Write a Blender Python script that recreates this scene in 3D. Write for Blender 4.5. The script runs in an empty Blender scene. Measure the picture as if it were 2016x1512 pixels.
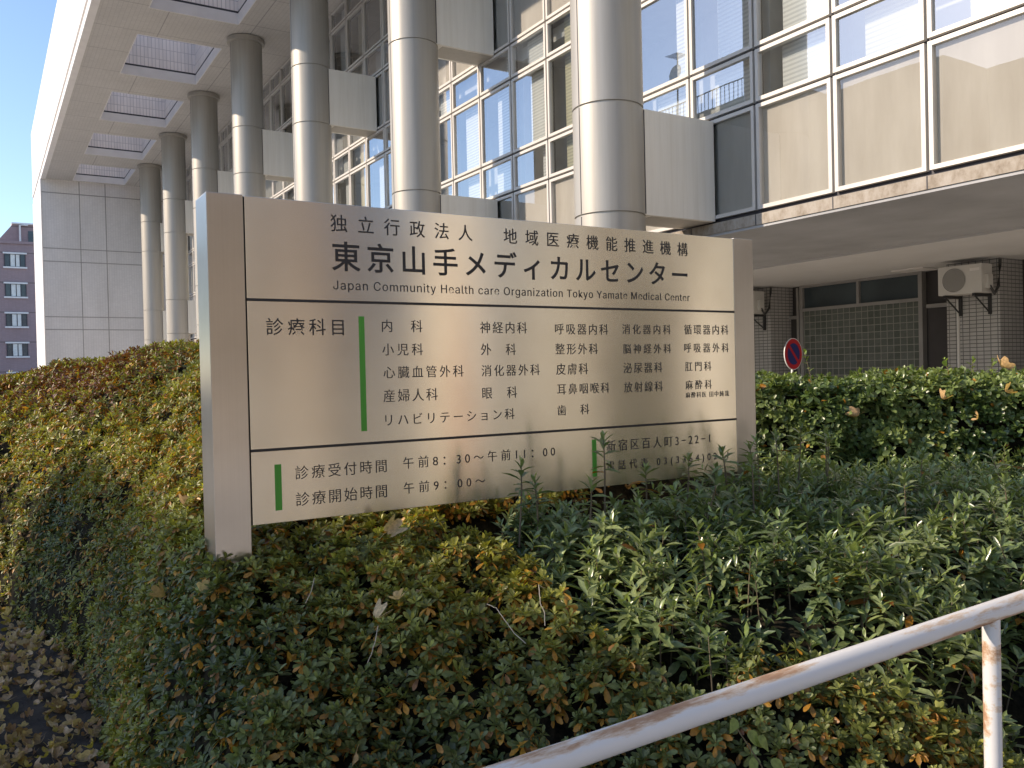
import bpy, bmesh, math, random, os
import numpy as np
from mathutils import Vector, Matrix
C = bpy.context.scene.collection
S = bpy.context.scene
R = math.radians
random.seed(7)
rng = np.random.default_rng(11)

# ------------------------------------------------------------------ camera
F_PX, W_PX = 1692.9, 2016.0
cam = bpy.data.cameras.new('camera')
cam.sensor_width = 36.0
cam.lens = F_PX / W_PX * 36.0
cam.clip_start, cam.clip_end = 0.05, 3000
cam_o = bpy.data.objects.new('camera', cam)
C.objects.link(cam_o)
yaw, pitch, roll = R(31.674), R(-0.641), R(1.333)
fw = Vector((math.sin(yaw)*math.cos(pitch), math.cos(yaw)*math.cos(pitch), math.sin(pitch)))
r0_ = Vector((math.cos(yaw), -math.sin(yaw), 0))
u0_ = r0_.cross(fw)
ri = math.cos(roll)*r0_ - math.sin(roll)*u0_
up = math.sin(roll)*r0_ + math.cos(roll)*u0_
m = Matrix((ri, up, -fw)).transposed().to_4x4()
m.translation = (0, 0, 1.5)
cam_o.matrix_world = m
S.camera = cam_o

# ------------------------------------------------------------------ light
SUN_EL, SUN_AZ = R(28.9), R(23.3)          # azimuth measured from -X towards +Y
sd = Vector((-math.cos(SUN_AZ)*math.cos(SUN_EL), math.sin(SUN_AZ)*math.cos(SUN_EL), math.sin(SUN_EL)))
wd = bpy.data.worlds.new('World')
S.world = wd
wd.use_nodes = True
bg = wd.node_tree.nodes['Background']
sky = wd.node_tree.nodes.new('ShaderNodeTexSky')
sky.sky_type = 'NISHITA'
sky.sun_disc = False
sky.sun_elevation = SUN_EL
sky.sun_rotation = math.atan2(sd.x, sd.y)
sky.air_density = 1.0
sky.dust_density = 0.5
sky.ozone_density = 6.0
wd.node_tree.links.new(sky.outputs[0], bg.inputs[0])
bg.inputs[1].default_value = 0.145
sun = bpy.data.lights.new('sun', 'SUN')
sun.energy = 2.6
sun.angle = R(0.53)
sun.color = (1.0, 0.94, 0.86)
sun_o = bpy.data.objects.new('sun', sun)
C.objects.link(sun_o)
sun_o.rotation_euler = sd.to_track_quat('Z', 'Y').to_euler()
sun_o.location = (-10, 5, 30)
S.view_settings.view_transform = 'Standard'
S.view_settings.look = 'None'
S.view_settings.exposure = 1.05
S.view_settings.use_white_balance = True
S.view_settings.white_balance_temperature = 8000
S.view_settings.white_balance_tint = 14
S.view_settings.gamma = 1.0

# ------------------------------------------------------------------ materials
MATS = {}
def newmat(name):
    mt = bpy.data.materials.new(name)
    mt.use_nodes = True
    nt = mt.node_tree
    return mt, nt, nt.nodes['Principled BSDF']
def N(nt, typ, **kw):
    n = nt.nodes.new(typ)
    for k, v in kw.items():
        setattr(n, k, v)
    return n
def objco(nt, scale=(1, 1, 1), world=True):
    if world:
        g = N(nt, 'ShaderNodeNewGeometry'); src = g.outputs['Position']
    else:
        g = N(nt, 'ShaderNodeTexCoord'); src = g.outputs['Object']
    mp = N(nt, 'ShaderNodeMapping')
    mp.inputs['Scale'].default_value = scale
    nt.links.new(src, mp.inputs['Vector'])
    return mp.outputs[0]
def noise(nt, vec, scale, detail=4, rough=.55):
    n = N(nt, 'ShaderNodeTexNoise')
    n.inputs['Scale'].default_value = scale
    n.inputs['Detail'].default_value = detail
    n.inputs['Roughness'].default_value = rough
    nt.links.new(vec, n.inputs['Vector'])
    return n.outputs['Fac']
def ramp(nt, fac, stops):
    r = N(nt, 'ShaderNodeValToRGB')
    el = r.color_ramp.elements
    while len(el) < len(stops):
        el.new(0.5)
    for e, (p, c) in zip(el, stops):
        e.position = p
        e.color = (*c, 1) if len(c) == 3 else c
    nt.links.new(fac, r.inputs[0])
    return r.outputs[0]
def mix(nt, fac, a, b, typ='MIX'):
    x = N(nt, 'ShaderNodeMix', data_type='RGBA', blend_type=typ)
    for sock, v in ((x.inputs[0], fac), (x.inputs[6], a), (x.inputs[7], b)):
        if isinstance(v, (int, float)):
            sock.default_value = v
        elif isinstance(v, tuple):
            sock.default_value = (*v, 1)
        else:
            nt.links.new(v, sock)
    return x.outputs[2]
def bump(nt, bs, h, strength=.2, dist=.01):
    b = N(nt, 'ShaderNodeBump')
    b.inputs['Strength'].default_value = strength
    b.inputs['Distance'].default_value = dist
    nt.links.new(h, b.inputs['Height'])
    nt.links.new(b.outputs[0], bs.inputs['Normal'])
def simple(name, col, rough=.6, metal=0., var=.12, scale=3., spec=.5):
    mt, nt, bs = newmat(name)
    f = noise(nt, objco(nt), scale, 5)
    c = ramp(nt, f, [(.3, tuple(x*(1-var) for x in col)), (.7, tuple(min(1, x*(1+var)) for x in col))])
    nt.links.new(c, bs.inputs['Base Color'])
    bs.inputs['Roughness'].default_value = rough
    bs.inputs['Metallic'].default_value = metal
    bs.inputs['Specular IOR Level'].default_value = spec
    MATS[name] = mt
    return mt
def tiled(name, axes, tile, mortar_w, col, mortar, rough=.45, panel=None, panel_col=None, var=.06, stain=0., offset=0.):
    """small tiles laid on a wall plane; axes picks the two world axes that span it"""
    mt, nt, bs = newmat(name)
    g = N(nt, 'ShaderNodeNewGeometry')
    sp = N(nt, 'ShaderNodeSeparateXYZ'); nt.links.new(g.outputs['Position'], sp.inputs[0])
    def brick(tw, th, mw, offs):
        cb = N(nt, 'ShaderNodeCombineXYZ')
        nt.links.new(sp.outputs[axes[0]], cb.inputs[0]); nt.links.new(sp.outputs[axes[1]], cb.inputs[1])
        b = N(nt, 'ShaderNodeTexBrick')
        b.offset = offs; b.squash = 1
        b.inputs['Scale'].default_value = 1
        b.inputs['Brick Width'].default_value = tw
        b.inputs['Row Height'].default_value = th
        b.inputs['Mortar Size'].default_value = mw
        b.inputs['Mortar Smooth'].default_value = .1
        nt.links.new(cb.outputs[0], b.inputs['Vector'])
        return b
    b = brick(tile[0], tile[1], mortar_w, offset)
    b.inputs['Color1'].default_value = (*[x*(1-var) for x in col], 1)
    b.inputs['Color2'].default_value = (*[min(1, x*(1+var)) for x in col], 1)
    b.inputs['Mortar'].default_value = (*mortar, 1)
    c = b.outputs['Color']
    if panel:
        p = brick(panel[0], panel[1], panel[2], 0.)
        c = mix(nt, p.outputs['Fac'], c, panel_col)
    f = noise(nt, objco(nt, (1, 1, .35)), 1.1, 6, .65)
    c = mix(nt, 1.0, c, ramp(nt, f, [(.3, (1-.10-stain,)*3), (.65, (1.,)*3)]), 'MULTIPLY')
    nt.links.new(c, bs.inputs['Base Color'])
    bs.inputs['Roughness'].default_value = rough
    MATS[name] = mt
    return mt

# painted aluminium panels of columns and beams
def metal_paint(name, col, rough, metal=.55):
    mt, nt, bs = newmat(name)
    f = noise(nt, objco(nt, (6, 6, .6)), 1.6, 6, .6)
    c = ramp(nt, f, [(.3, tuple(x*.93 for x in col)), (.7, col)])
    nt.links.new(c, bs.inputs['Base Color'])
    f3 = noise(nt, objco(nt, (9, 9, .25)), 1.3, 6, .7)
    c = mix(nt, 1., c, ramp(nt, f3, [(.32, (.91, .90, .88)), (.55, (1, 1, 1))]), 'MULTIPLY')
    nt.links.new(c, bs.inputs['Base Color'])
    rr = N(nt, 'ShaderNodeMapRange'); nt.links.new(f, rr.inputs[0])
    rr.inputs[3].default_value = rough-.05; rr.inputs[4].default_value = rough+.07
    nt.links.new(rr.outputs[0], bs.inputs['Roughness'])
    bs.inputs['Metallic'].default_value = metal
    MATS[name] = mt
metal_paint('column_metal', (.43, .412, .376), .47, .35)
metal_paint('beam_metal', (.80, .785, .73), .55, .1)
simple('dark_joint', (.05, .05, .06), .7)
simple('frame_alu', (.60, .58, .55), .45, .1, .04)
simple('mullion_dark', (.035, .034, .045), .5)
simple('interior_dark', (.58, .58, .56), .8)
simple('white_trim', (.78, .76, .74), .5, 0, .05)
simple('ceiling_concrete', (.38, .39, .405), .85, 0, .15, 1.2)
simple('ceiling_light', (.62, .62, .62), .8, 0, .06, 1.0)
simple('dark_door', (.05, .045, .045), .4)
simple('steel_frame', (.32, .31, .30), .4, .2)
simple('ac_case', (.62, .61, .58), .5, 0, .05)
simple('ac_dark', (.05, .05, .05), .6)
simple('black_steel', (.03, .03, .03), .5)
simple('roof_grey', (.35, .35, .35), .9)
tiled('fascia_panel', (1, 2), (.6, 1.2), .006, (.80, .79, .78), (.6, .6, .6), .5, var=.02)
tiled('soffit_tile', (0, 1), (.10, .045), .006, (.56, .545, .52), (.45, .435, .42), .55, (2.0, 1.642, .012), (.30, .29, .29), .05)
tiled('well_tile_xz', (0, 2), (.10, .30), .009, (.90, .84, .80), (.60, .56, .55), .55)
tiled('well_tile_yz', (1, 2), (.10, .30), .009, (.90, .84, .80), (.60, .56, .55), .55)
tiled('end_wall_tile', (0, 2), (.10, .05), .006, (.76, .745, .73), (.64, .625, .615), .5, var=.04, stain=.03)
tiled('pier_tile_yz', (1, 2), (.105, .058), .006, (.45, .44, .42), (.12, .12, .12), .4)
tiled('pier_tile_xz', (0, 2), (.105, .058), .006, (.43, .42, .41), (.12, .12, .12), .4)
tiled('apartment_tile', (0, 2), (.30, .10), .012, (.36, .25, .255), (.31, .22, .225), .6, (6., 2.85, .06), (.2, .145, .14))
tiled('opposite_wall', (1, 2), (1.8, 3.2), .02, (.44, .38, .30), (.36, .32, .26), .8)
tiled('opposite_wall_side', (0, 2), (1.8, 3.2), .02, (.44, .38, .30), (.36, .32, .26), .8)
tiled('street_wall', (0, 2), (.9, .3), .012, (.62, .51, .39), (.5, .42, .34), .8)

simple('salmon_brick', (.52, .30, .22), .8, 0, .12)
simple('pale_wall', (.66, .60, .50), .8, 0, .06)
# concrete lip under the glass, with real water stains
mt, nt, bs = newmat('lip_concrete')
f = noise(nt, objco(nt, (1, 2.2, 1.5)), 2.6, 8, .7)
c = ramp(nt, f, [(.34, (.20, .16, .12)), (.50, (.34, .30, .255)), (.62, (.40, .365, .325))])
nt.links.new(c, bs.inputs['Base Color']); bs.inputs['Roughness'].default_value = .85
MATS['lip_concrete'] = mt

# window glass : mirror-like coating over a clear pane
def glass(name, extra, tint):
    mt, nt, bs = newmat(name)
    out = nt.nodes['Material Output']
    tr = N(nt, 'ShaderNodeBsdfTransparent'); tr.inputs[0].default_value = (*tint, 1)
    gl = N(nt, 'ShaderNodeBsdfGlossy'); gl.inputs['Roughness'].default_value = .0
    gl.inputs['Color'].default_value = (.95, .97, 1, 1)
    fr = N(nt, 'ShaderNodeFresnel'); fr.inputs['IOR'].default_value = 1.6
    ad = N(nt, 'ShaderNodeMath', operation='ADD'); ad.inputs[1].default_value = extra
    ad.use_clamp = True
    nt.links.new(fr.outputs[0], ad.inputs[0])
    wv = noise(nt, objco(nt), .9, 2)
    bp = N(nt, 'ShaderNodeBump'); bp.inputs['Strength'].default_value = .02; bp.inputs['Distance'].default_value = .05
    nt.links.new(wv, bp.inputs['Height']); nt.links.new(bp.outputs[0], gl.inputs['Normal'])
    mx = N(nt, 'ShaderNodeMixShader')
    nt.links.new(ad.outputs[0], mx.inputs[0]); nt.links.new(tr.outputs[0], mx.inputs[1]); nt.links.new(gl.outputs[0], mx.inputs[2])
    nt.links.new(mx.outputs[0], out.inputs[0])
    MATS[name] = mt
glass('window_glass', .27, (.93, .96, .97))
glass('spandrel_glass', .04, (.98, .98, .97))

def blind_mat(name, a, b):
    mt, nt, bs = newmat(name)
    g = objco(nt, (0, 0, 1))
    w = N(nt, 'ShaderNodeTexWave', wave_type='BANDS', bands_direction='Z')
    w.inputs['Scale'].default_value = 6.4
    nt.links.new(g, w.inputs['Vector'])
    c = ramp(nt, w.outputs['Fac'], [(.25, b), (.6, a)])
    nt.links.new(c, bs.inputs['Base Color']); bs.inputs['Roughness'].default_value = .6
    MATS[name] = mt
blind_mat('blind_white', (.84, .85, .82), (.62, .64, .63))
blind_mat('blind_cream', (.66, .62, .42), (.46, .43, .29))
mt, nt, bs = newmat('spandrel_beige')
f = noise(nt, objco(nt, (1, 2.5, .5)), 2.2, 6, .6)
nt.links.new(ramp(nt, f, [(.3, (.38, .36, .33)), (.7, (.445, .43, .40))]), bs.inputs['Base Color'])
bs.inputs['Roughness'].default_value = .75
MATS['spandrel_beige'] = mt

# brushed stainless steel
def brushed(name, col, axis, rough=.33, aniso=.85):
    mt, nt, bs = newmat(name)
    sc = (2.2, 60, 420) if axis == 'X' else (300, 300, 1.5)
    f = noise(nt, objco(nt, sc), 1.0, 3, .6)
    f2 = noise(nt, objco(nt, (1, 1, 1)), 4., 6, .6)
    c = ramp(nt, f, [(.3, tuple(x*.97 for x in col)), (.7, tuple(min(1, x*1.02) for x in col))])
    c = mix(nt, 1., c, ramp(nt, f2, [(.30, (.92, .91, .90)), (.6, (1, 1, 1))]), 'MULTIPLY')
    nt.links.new(c, bs.inputs['Base Color'])
    bs.inputs['Metallic'].default_value = 1
    mr = N(nt, 'ShaderNodeMapRange'); nt.links.new(f, mr.inputs[0])
    mr.inputs[3].default_value = rough-.006; mr.inputs[4].default_value = rough+.006
    nt.links.new(mr.outputs[0], bs.inputs['Roughness'])
    bs.inputs['Anisotropic'].default_value = aniso
    tg = N(nt, 'ShaderNodeTangent', direction_type='RADIAL', axis='Z')
    nt.links.new(tg.outputs[0], bs.inputs['Tangent'])
    bs.inputs['Anisotropic Rotation'].default_value = .25 if axis == 'X' else 0.0
    MATS[name] = mt
brushed('steel_panel', (.84, .79, .665), 'X', .225, .95)
brushed('steel_post', (.52, .50, .475), 'Z', .28, .7)
simple('letter_black', (.014, .014, .017), .45, 0, .1)
simple('bar_green', (.045, .30, .03), .5, 0, .05)

# white paint with rust that follows the pipe
mt, nt, bs = newmat('rusty_white_paint')
v = objco(nt, (5, 26, 26))
f = noise(nt, v, 1.0, 8, .68)
v2 = objco(nt, (1.3, 9, 9))
f2 = noise(nt, v2, 1.0, 3, .5)
m0 = N(nt, 'ShaderNodeMath', operation='MULTIPLY'); nt.links.new(f, m0.inputs[0]); nt.links.new(f2, m0.inputs[1])
gn = N(nt, 'ShaderNodeNewGeometry'); sx_ = N(nt, 'ShaderNodeSeparateXYZ'); nt.links.new(gn.outputs['Normal'], sx_.inputs[0])
# the paint has worn through along the underside and along the crown of the pipe
ab = N(nt, 'ShaderNodeMath', operation='ABSOLUTE'); nt.links.new(sx_.outputs[2], ab.inputs[0])
kk = N(nt, 'ShaderNodeMapRange'); nt.links.new(ab.outputs[0], kk.inputs[0])
kk.inputs[1].default_value = .15; kk.inputs[2].default_value = .9; kk.inputs[3].default_value = .86; kk.inputs[4].default_value = 1.16
mu = N(nt, 'ShaderNodeMath', operation='MULTIPLY'); nt.links.new(m0.outputs[0], mu.inputs[0]); nt.links.new(kk.outputs[0], mu.inputs[1])
c = ramp(nt, mu.outputs[0], [(.245, (.64, .635, .625)), (.275, (.60, .49, .39)), (.32, (.42, .25, .15)), (.42, (.27, .13, .08))])
nt.links.new(c, bs.inputs['Base Color'])
nt.links.new(ramp(nt, mu.outputs[0], [(.24, (.35,)*3), (.32, (.8,)*3)]), bs.inputs['Roughness'])
bump(nt, bs, f, .25, .002)
MATS['rusty_white_paint'] = mt

# leaves
def leaf_mat(name, rough=.4, trans=.3, spec=.5):
    mt, nt, bs = newmat(name)
    at = N(nt, 'ShaderNodeAttribute', attribute_name='leaf_colour')
    f = noise(nt, objco(nt), 90, 2)
    c = mix(nt, 1., at.outputs['Color'], ramp(nt, f, [(.3, (.72,)*3), (.7, (1.2,)*3)]), 'MULTIPLY')
    nt.links.new(c, bs.inputs['Base Color'])
    bs.inputs['Roughness'].default_value = rough
    bs.inputs['Specular IOR Level'].default_value = spec
    t = N(nt, 'ShaderNodeBsdfTranslucent')
    nt.links.new(mix(nt, 1., c, (1.5, 1.6, .7), 'MULTIPLY'), t.inputs[0])
    ms = N(nt, 'ShaderNodeMixShader'); ms.inputs[0].default_value = trans
    nt.links.new(bs.outputs[0], ms.inputs[1]); nt.links.new(t.outputs[0], ms.inputs[2])
    nt.links.new(ms.outputs[0], nt.nodes['Material Output'].inputs[0])
    MATS[name] = mt
leaf_mat('azalea_leaf', .42, .25, .45)
leaf_mat('broad_leaf', .27, .28, .8)
leaf_mat('glossy_leaf', .30, .25, .5)
leaf_mat('dead_leaf', .75, .3, .2)
mt, nt, bs = newmat('twig_shade')  # near-black mottled brown; stands in for the shade between leaves
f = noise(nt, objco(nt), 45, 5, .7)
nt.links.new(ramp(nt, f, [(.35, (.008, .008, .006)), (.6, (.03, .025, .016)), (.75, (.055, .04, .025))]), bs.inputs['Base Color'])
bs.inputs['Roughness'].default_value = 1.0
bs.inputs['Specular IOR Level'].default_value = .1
MATS['twig_shade'] = mt
simple('stem_brown', (.13, .10, .06), .8, 0, .3, 20)
simple('stem_pale', (.42, .36, .27), .8, 0, .2, 20)
mt, nt, bs = newmat('soil')
f = noise(nt, objco(nt), 14, 10, .7)
nt.links.new(ramp(nt, f, [(.3, (.018, .014, .011)), (.6, (.06, .047, .036)), (.8, (.11, .085, .06))]), bs.inputs['Base Color'])
bs.inputs['Roughness'].default_value = 1.
bump(nt, bs, f, .8, .04)
MATS['soil'] = mt
mt, nt, bs = newmat('paving')
f = noise(nt, objco(nt), 30, 8, .7)
nt.links.new(ramp(nt, f, [(.3, (.40, .38, .345)), (.7, (.54, .51, .465))]), bs.inputs['Base Color'])
bs.inputs['Roughness'].default_value = .9
MATS['paving'] = mt
mt, nt, bs = newmat('glass_block')
g = N(nt, 'ShaderNodeNewGeometry'); sp = N(nt, 'ShaderNodeSeparateXYZ'); nt.links.new(g.outputs['Position'], sp.inputs[0])
cb = N(nt, 'ShaderNodeCombineXYZ'); nt.links.new(sp.outputs[1], cb.inputs[0]); nt.links.new(sp.outputs[2], cb.inputs[1])
b = N(nt, 'ShaderNodeTexBrick'); b.offset = 0
for k, vv in (('Scale', 1), ('Brick Width', .1228), ('Row Height', .1228), ('Mortar Size', .006), ('Mortar Smooth', .0)):
    b.inputs[k].default_value = vv
b.inputs['Color1'].default_value = (.085, .10, .085, 1); b.inputs['Color2'].default_value = (.125, .14, .125, 1)
b.inputs['Mortar'].default_value = (.27, .27, .245, 1)
nt.links.new(cb.outputs[0], b.inputs['Vector'])
nt.links.new(b.outputs['Color'], bs.inputs['Base Color'])
bs.inputs['Roughness'].default_value = .22
bump(nt, bs, noise(nt, objco(nt, (1, 1, 1)), 16, 2), .5, .03)
MATS['glass_block'] = mt
simple('sign_red', (.55, .02, .03), .4, 0, .08)
simple('sign_blue', (.02, .03, .17), .4, 0, .08)
simple('sign_white', (.75, .75, .74), .5, 0, .04)
simple('apt_glass', (.05, .07, .08), .12, 0, .3, .8)
simple('apt_curtain', (.75, .76, .72), .8)
simple('bark', (.11, .085, .06), .9, 0, .3, 8)

# ------------------------------------------------------------------ mesh helpers
class MB:
    def __init__(s):
        s.v, s.f = [], []
    def box(s, x0, x1, y0, y1, z0, z1):
        o = len(s.v)
        s.v += [(x0,y0,z0),(x1,y0,z0),(x1,y1,z0),(x0,y1,z0),(x0,y0,z1),(x1,y0,z1),(x1,y1,z1),(x0,y1,z1)]
        s.f += [tuple(o+i for i in q) for q in ((3,2,1,0),(4,5,6,7),(0,1,5,4),(1,2,6,5),(2,3,7,6),(3,0,4,7))]
        return s
    def quad(s, *p):
        o = len(s.v); s.v += list(p); s.f.append(tuple(range(o, o+len(p)))); return s
    def lathe(s, cx, cy, prof, n=48, caps=True):
        o = len(s.v)
        for r, z in prof:
            for k in range(n):
                a = 2*math.pi*k/n
                s.v.append((cx+r*math.cos(a), cy+r*math.sin(a), z))
        for i in range(len(prof)-1):
            for k in range(n):
                s.f.append((o+i*n+k, o+i*n+(k+1) % n, o+(i+1)*n+(k+1) % n, o+(i+1)*n+k))
        if caps:
            s.f.append(tuple(o+k for k in reversed(range(n))))
            s.f.append(tuple(o+(len(prof)-1)*n+k for k in range(n)))
        return s
    def tube(s, pts, rad, n=10, caps=True):
        pts = [Vector(p) for p in pts]
        o = len(s.v)
        ref = Vector((0, 0, 1))
        for i, p in enumerate(pts):
            t = (pts[min(i+1, len(pts)-1)]-pts[max(i-1, 0)]).normalized()
            if abs(t.dot(ref)) > .95: ref = Vector((1, 0, 0))
            a = t.cross(ref).normalized(); b = a.cross(t)
            r = rad[i] if isinstance(rad, (list, tuple)) else rad
            for k in range(n):
                q = 2*math.pi*k/n
                s.v.append(tuple(p+a*(r*math.cos(q))+b*(r*math.sin(q))))
        for i in range(len(pts)-1):
            for k in range(n):
                s.f.append((o+i*n+k, o+i*n+(k+1) % n, o+(i+1)*n+(k+1) % n, o+(i+1)*n+k))
        if caps:
            s.f.append(tuple(o+k for k in reversed(range(n))))
            s.f.append(tuple(o+(len(pts)-1)*n+k for k in range(n)))
        return s
    def mesh(s, name, mat, smooth=False, bevel=0):
        me = bpy.data.meshes.new(name)
        me.from_pydata(s.v, [], s.f)
        if bevel:
            bm = bmesh.new(); bm.from_mesh(me)
            bmesh.ops.bevel(bm, geom=bm.edges[:], offset=bevel, segments=2, profile=.6, affect='EDGES')
            bm.to_mesh(me); bm.free()
        me.materials.append(MATS[mat])
        if smooth:
            me.polygons.foreach_set('use_smooth', [True]*len(me.polygons))
            me.set_sharp_from_angle(angle=R(35))
        me.update()
        return me
    def obj(s, name, mat, parent=None, smooth=False, bevel=0, loc=None):
        return link(name, s.mesh(name, mat, smooth, bevel), parent, loc)
def link(name, me, parent=None, loc=None):
    o = bpy.data.objects.new(name, me)
    C.objects.link(o)
    if parent: o.parent = parent
    if loc: o.location = loc
    return o
def thing(name, label, cat, group=None):
    o = bpy.data.objects.new(name, None)
    C.objects.link(o)
    return tag(o, label, cat, group)
def tag(o, label, cat, group=None):
    o['label'] = label; o['category'] = cat
    if group: o['group'] = group
    return o
def structure(o, label, cat):
    o['kind'] = 'structure'
    return tag(o, label, cat)
def box(*a): return MB().box(*a)

# ------------------------------------------------------------------ ground
g = MB().quad((-600, -600, 0), (900, -600, 0), (900, 900, 0), (-600, 900, 0)).obj('ground', 'paving')  # pale paving, its tone raised to bounce sunlight under the eave
structure(g, 'pale asphalt ground around the hospital', 'ground')

# ------------------------------------------------------------------ hospital building
Xf, YC1, SP, XC, RC = 7.353, 7.566, 4.924, 6.0, 0.393
ROWS = [3.24, 4.425, 5.025, 6.225, 6.78, 7.96, 8.56, 9.76, 10.232]
ZT, ZROOF, XE, YE = 10.236, 13.58, 2.35, 41.3
PITCH, Y0C = 1.0106, 4.638
hosp = thing('hospital_building', 'large pale hospital with tall silver columns, a deep tiled eave and gridded glass', 'building')
hosp.location = (Xf, 20, 0)
H_OFF = Vector((-Xf, -20, 0))
def hpart(o):
    o.parent = hosp; o.matrix_parent_inverse = Matrix.Translation(H_OFF); return o
YN = -4.0                                           # near end of the building, outside the picture
# dark mullion grid the window frames sit on
mg = MB()
k0, k1 = -8, 36
ys = [Y0C+PITCH*k for k in range(k0, k1+1)]
for y in ys:
    mg.box(Xf+.03, Xf+.10, y-.032, y+.032, ROWS[0]-.02, ROWS[-1])
for i, z in enumerate(ROWS[:-1]):
    for a, b in zip(ys[:-1], ys[1:]):
        mg.box(Xf+.032, Xf+.098, a+.034, b-.034, z-.03, z+.03)
hpart(mg.obj('mullion_grid', 'mullion_dark'))
GAP, FB = .016, .042
frame_me, pane_me, span_me = {}, {}, {}
def frame_mb(mb, y, z, w, h):
    y0, y1, z0, z1 = y-w/2+GAP, y+w/2-GAP, z+GAP, z+h-GAP
    xa, xb = Xf-.02, Xf+.05
    mb.box(xa, xb, y0, y0+FB, z0, z1).box(xa, xb, y1-FB, y1, z0, z1)
    mb.box(xa+.001, xb, y0+FB, y1-FB, z0, z0+FB).box(xa+.001, xb, y0+FB, y1-FB, z1-FB, z1)
def pane_mb(mb, y, z, w, h):
    y0, y1, z0, z1 = y-w/2+GAP+FB-.004, y+w/2-GAP-FB+.004, z+GAP+FB-.004, z+h-GAP-FB+.004
    mb.quad((Xf+.01, y0, z0), (Xf+.01, y0, z1), (Xf+.01, y1, z1), (Xf+.01, y1, z0))
def span_mb(mb, y, z, w, h, xx=.045):
    y0, y1, z0, z1 = y-w/2+GAP+FB-.01, y+w/2-GAP-FB+.01, z+GAP+FB-.01, z+h-GAP-FB+.01
    mb.box(Xf+xx, Xf+xx+.01, y0, y1, z0, z1)
rest_f, rest_p, rest_s, rest_bw, rest_bc = MB(), MB(), MB(), MB(), MB()
for k in range(k0, k1):
    yc = Y0C+PITCH*(k+.5)
    rk = random.Random(k*13+5)
    bl_kind = 'blind_white' if rk.random() < .62 else 'blind_cream'
    for r in range(len(ROWS)-1):
        z, h = ROWS[r], ROWS[r+1]-ROWS[r]
        spandrel = r in (0, 4)
        near = (-3 <= k <= 12 and r <= 5)
        # blinds leave an uncovered strip on the far side of each pane
        cover = rk.choice([.35, .72, .78, .8, .85, .8])
        b0, b1 = yc-PITCH/2+.09, yc-PITCH/2+.09+(PITCH-.18)*cover
        if near:
            if r not in frame_me:
                a = MB(); frame_mb(a, 0, 0, PITCH, h); frame_me[r] = a.mesh('window_frame', 'frame_alu')
                a = MB(); pane_mb(a, 0, 0, PITCH, h); pane_me[r] = a.mesh('pane', 'spandrel_glass' if r in (0, 4) else 'window_glass')
                a = MB(); span_mb(a, 0, 0, PITCH, h); span_me[r] = a.mesh('spandrel_panel', 'spandrel_beige')
            w = hpart(link('window', frame_me[r])); w.location = (0, yc, z)
            link('pane', pane_me[r], w)
            if spandrel:
                link('spandrel_panel', span_me[r], w)
            elif cover:
                bb = box(Xf+.15, Xf+.156, b0-yc, b1-yc, .03, h-.03)
                link('blind', bb.mesh('blind', bl_kind), w)
        else:
            frame_mb(rest_f, yc, z, PITCH, h); pane_mb(rest_p, yc, z, PITCH, h)
            if spandrel: span_mb(rest_s, yc, z, PITCH, h)
            elif cover: (rest_bw if bl_kind == 'blind_white' else rest_bc).box(Xf+.15, Xf+.156, b0, b1, z+.03, z+h-.03)
wf = hpart(rest_f.obj('window', 'frame_alu')); wf['kind'] = 'stuff'
for mb, nm, mtn in ((rest_p, 'pane', 'window_glass'), (rest_s, 'spandrel_panel', 'spandrel_beige'), (rest_bw, 'blind', 'blind_white'), (rest_bc, 'blind', 'blind_cream')):
    o = mb.obj(nm, mtn, wf); o['kind'] = 'stuff'
# rooms behind the glass
rm = MB()
rm.box(Xf+1.6, Xf+1.7, YN, YE, ROWS[0], ZT)
for z in (ROWS[0]-.02, ROWS[4]-.25, ROWS[7]):
    rm.box(Xf+.18, Xf+1.6, YN, YE, z, z+.2)
for y in [Y0C+PITCH*kk for kk in range(k0, k1, 5)]:
    rm.box(Xf+.181, Xf+1.6, y-.06, y+.06, ROWS[0]+.2, ZT)
hpart(rm.obj('interior_wall', 'interior_dark'))
# columns with joint grooves, collars and box beams back to the glass
JZ = [3.213, 4.398, 6.752, 7.928]
prof = [(RC, -.05)]
for z in JZ:
    prof += [(RC, z-.012), (RC-.018, z-.008), (RC-.018, z+.008), (RC, z+.012)]
prof += [(RC, ZT)]
col_me = MB().lathe(0, 0, prof, 64).mesh('column', 'column_metal', True)
collar_me = MB().lathe(0, 0, [(RC+.003, ZT-.13), (RC+.07, ZT-.12), (RC+.07, ZT-.02), (RC+.01, ZT-.01)], 64).mesh('collar', 'column_metal', True)
seam_me = MB().box(-RC-.0025, -RC+.01, -.006, .006, .05, JZ[0]-.015).box(-RC-.0025, -RC+.01, -.006, .006, JZ[0]+.015, JZ[1]-.015).box(-RC-.0025, -RC+.01, -.006, .006, JZ[1]+.015, JZ[2]-.015).box(-RC-.0025, -RC+.01, -.006, .006, JZ[2]+.015, JZ[3]-.015).box(-RC-.0025, -RC+.01, -.006, .006, JZ[3]+.015, ZT-.14).mesh('seam', 'dark_joint')
HB = .285
def beam_mesh(z0, z1):
    return box(.2, Xf-XC-.024, -HB, HB, z0, z1).mesh('beam', 'beam_metal')
beam_me = [beam_mesh(3.225, 4.386), beam_mesh(6.764, 7.916)]
xt = math.sqrt(RC**2-HB**2)
joint_me = MB().box(xt-.004, xt+.012, -HB-.003, -HB+.02, 3.235, 4.376).box(xt-.004, xt+.012, -HB-.003, -HB+.02, 6.774, 7.906).mesh('joint', 'dark_joint')
und_me = [MB().box(.41, Xf-XC-.026, -HB+.06, HB-.06, z-.004, z+.05).mesh('underside_plate', 'column_metal') for z in (3.225, 6.764)]
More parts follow.
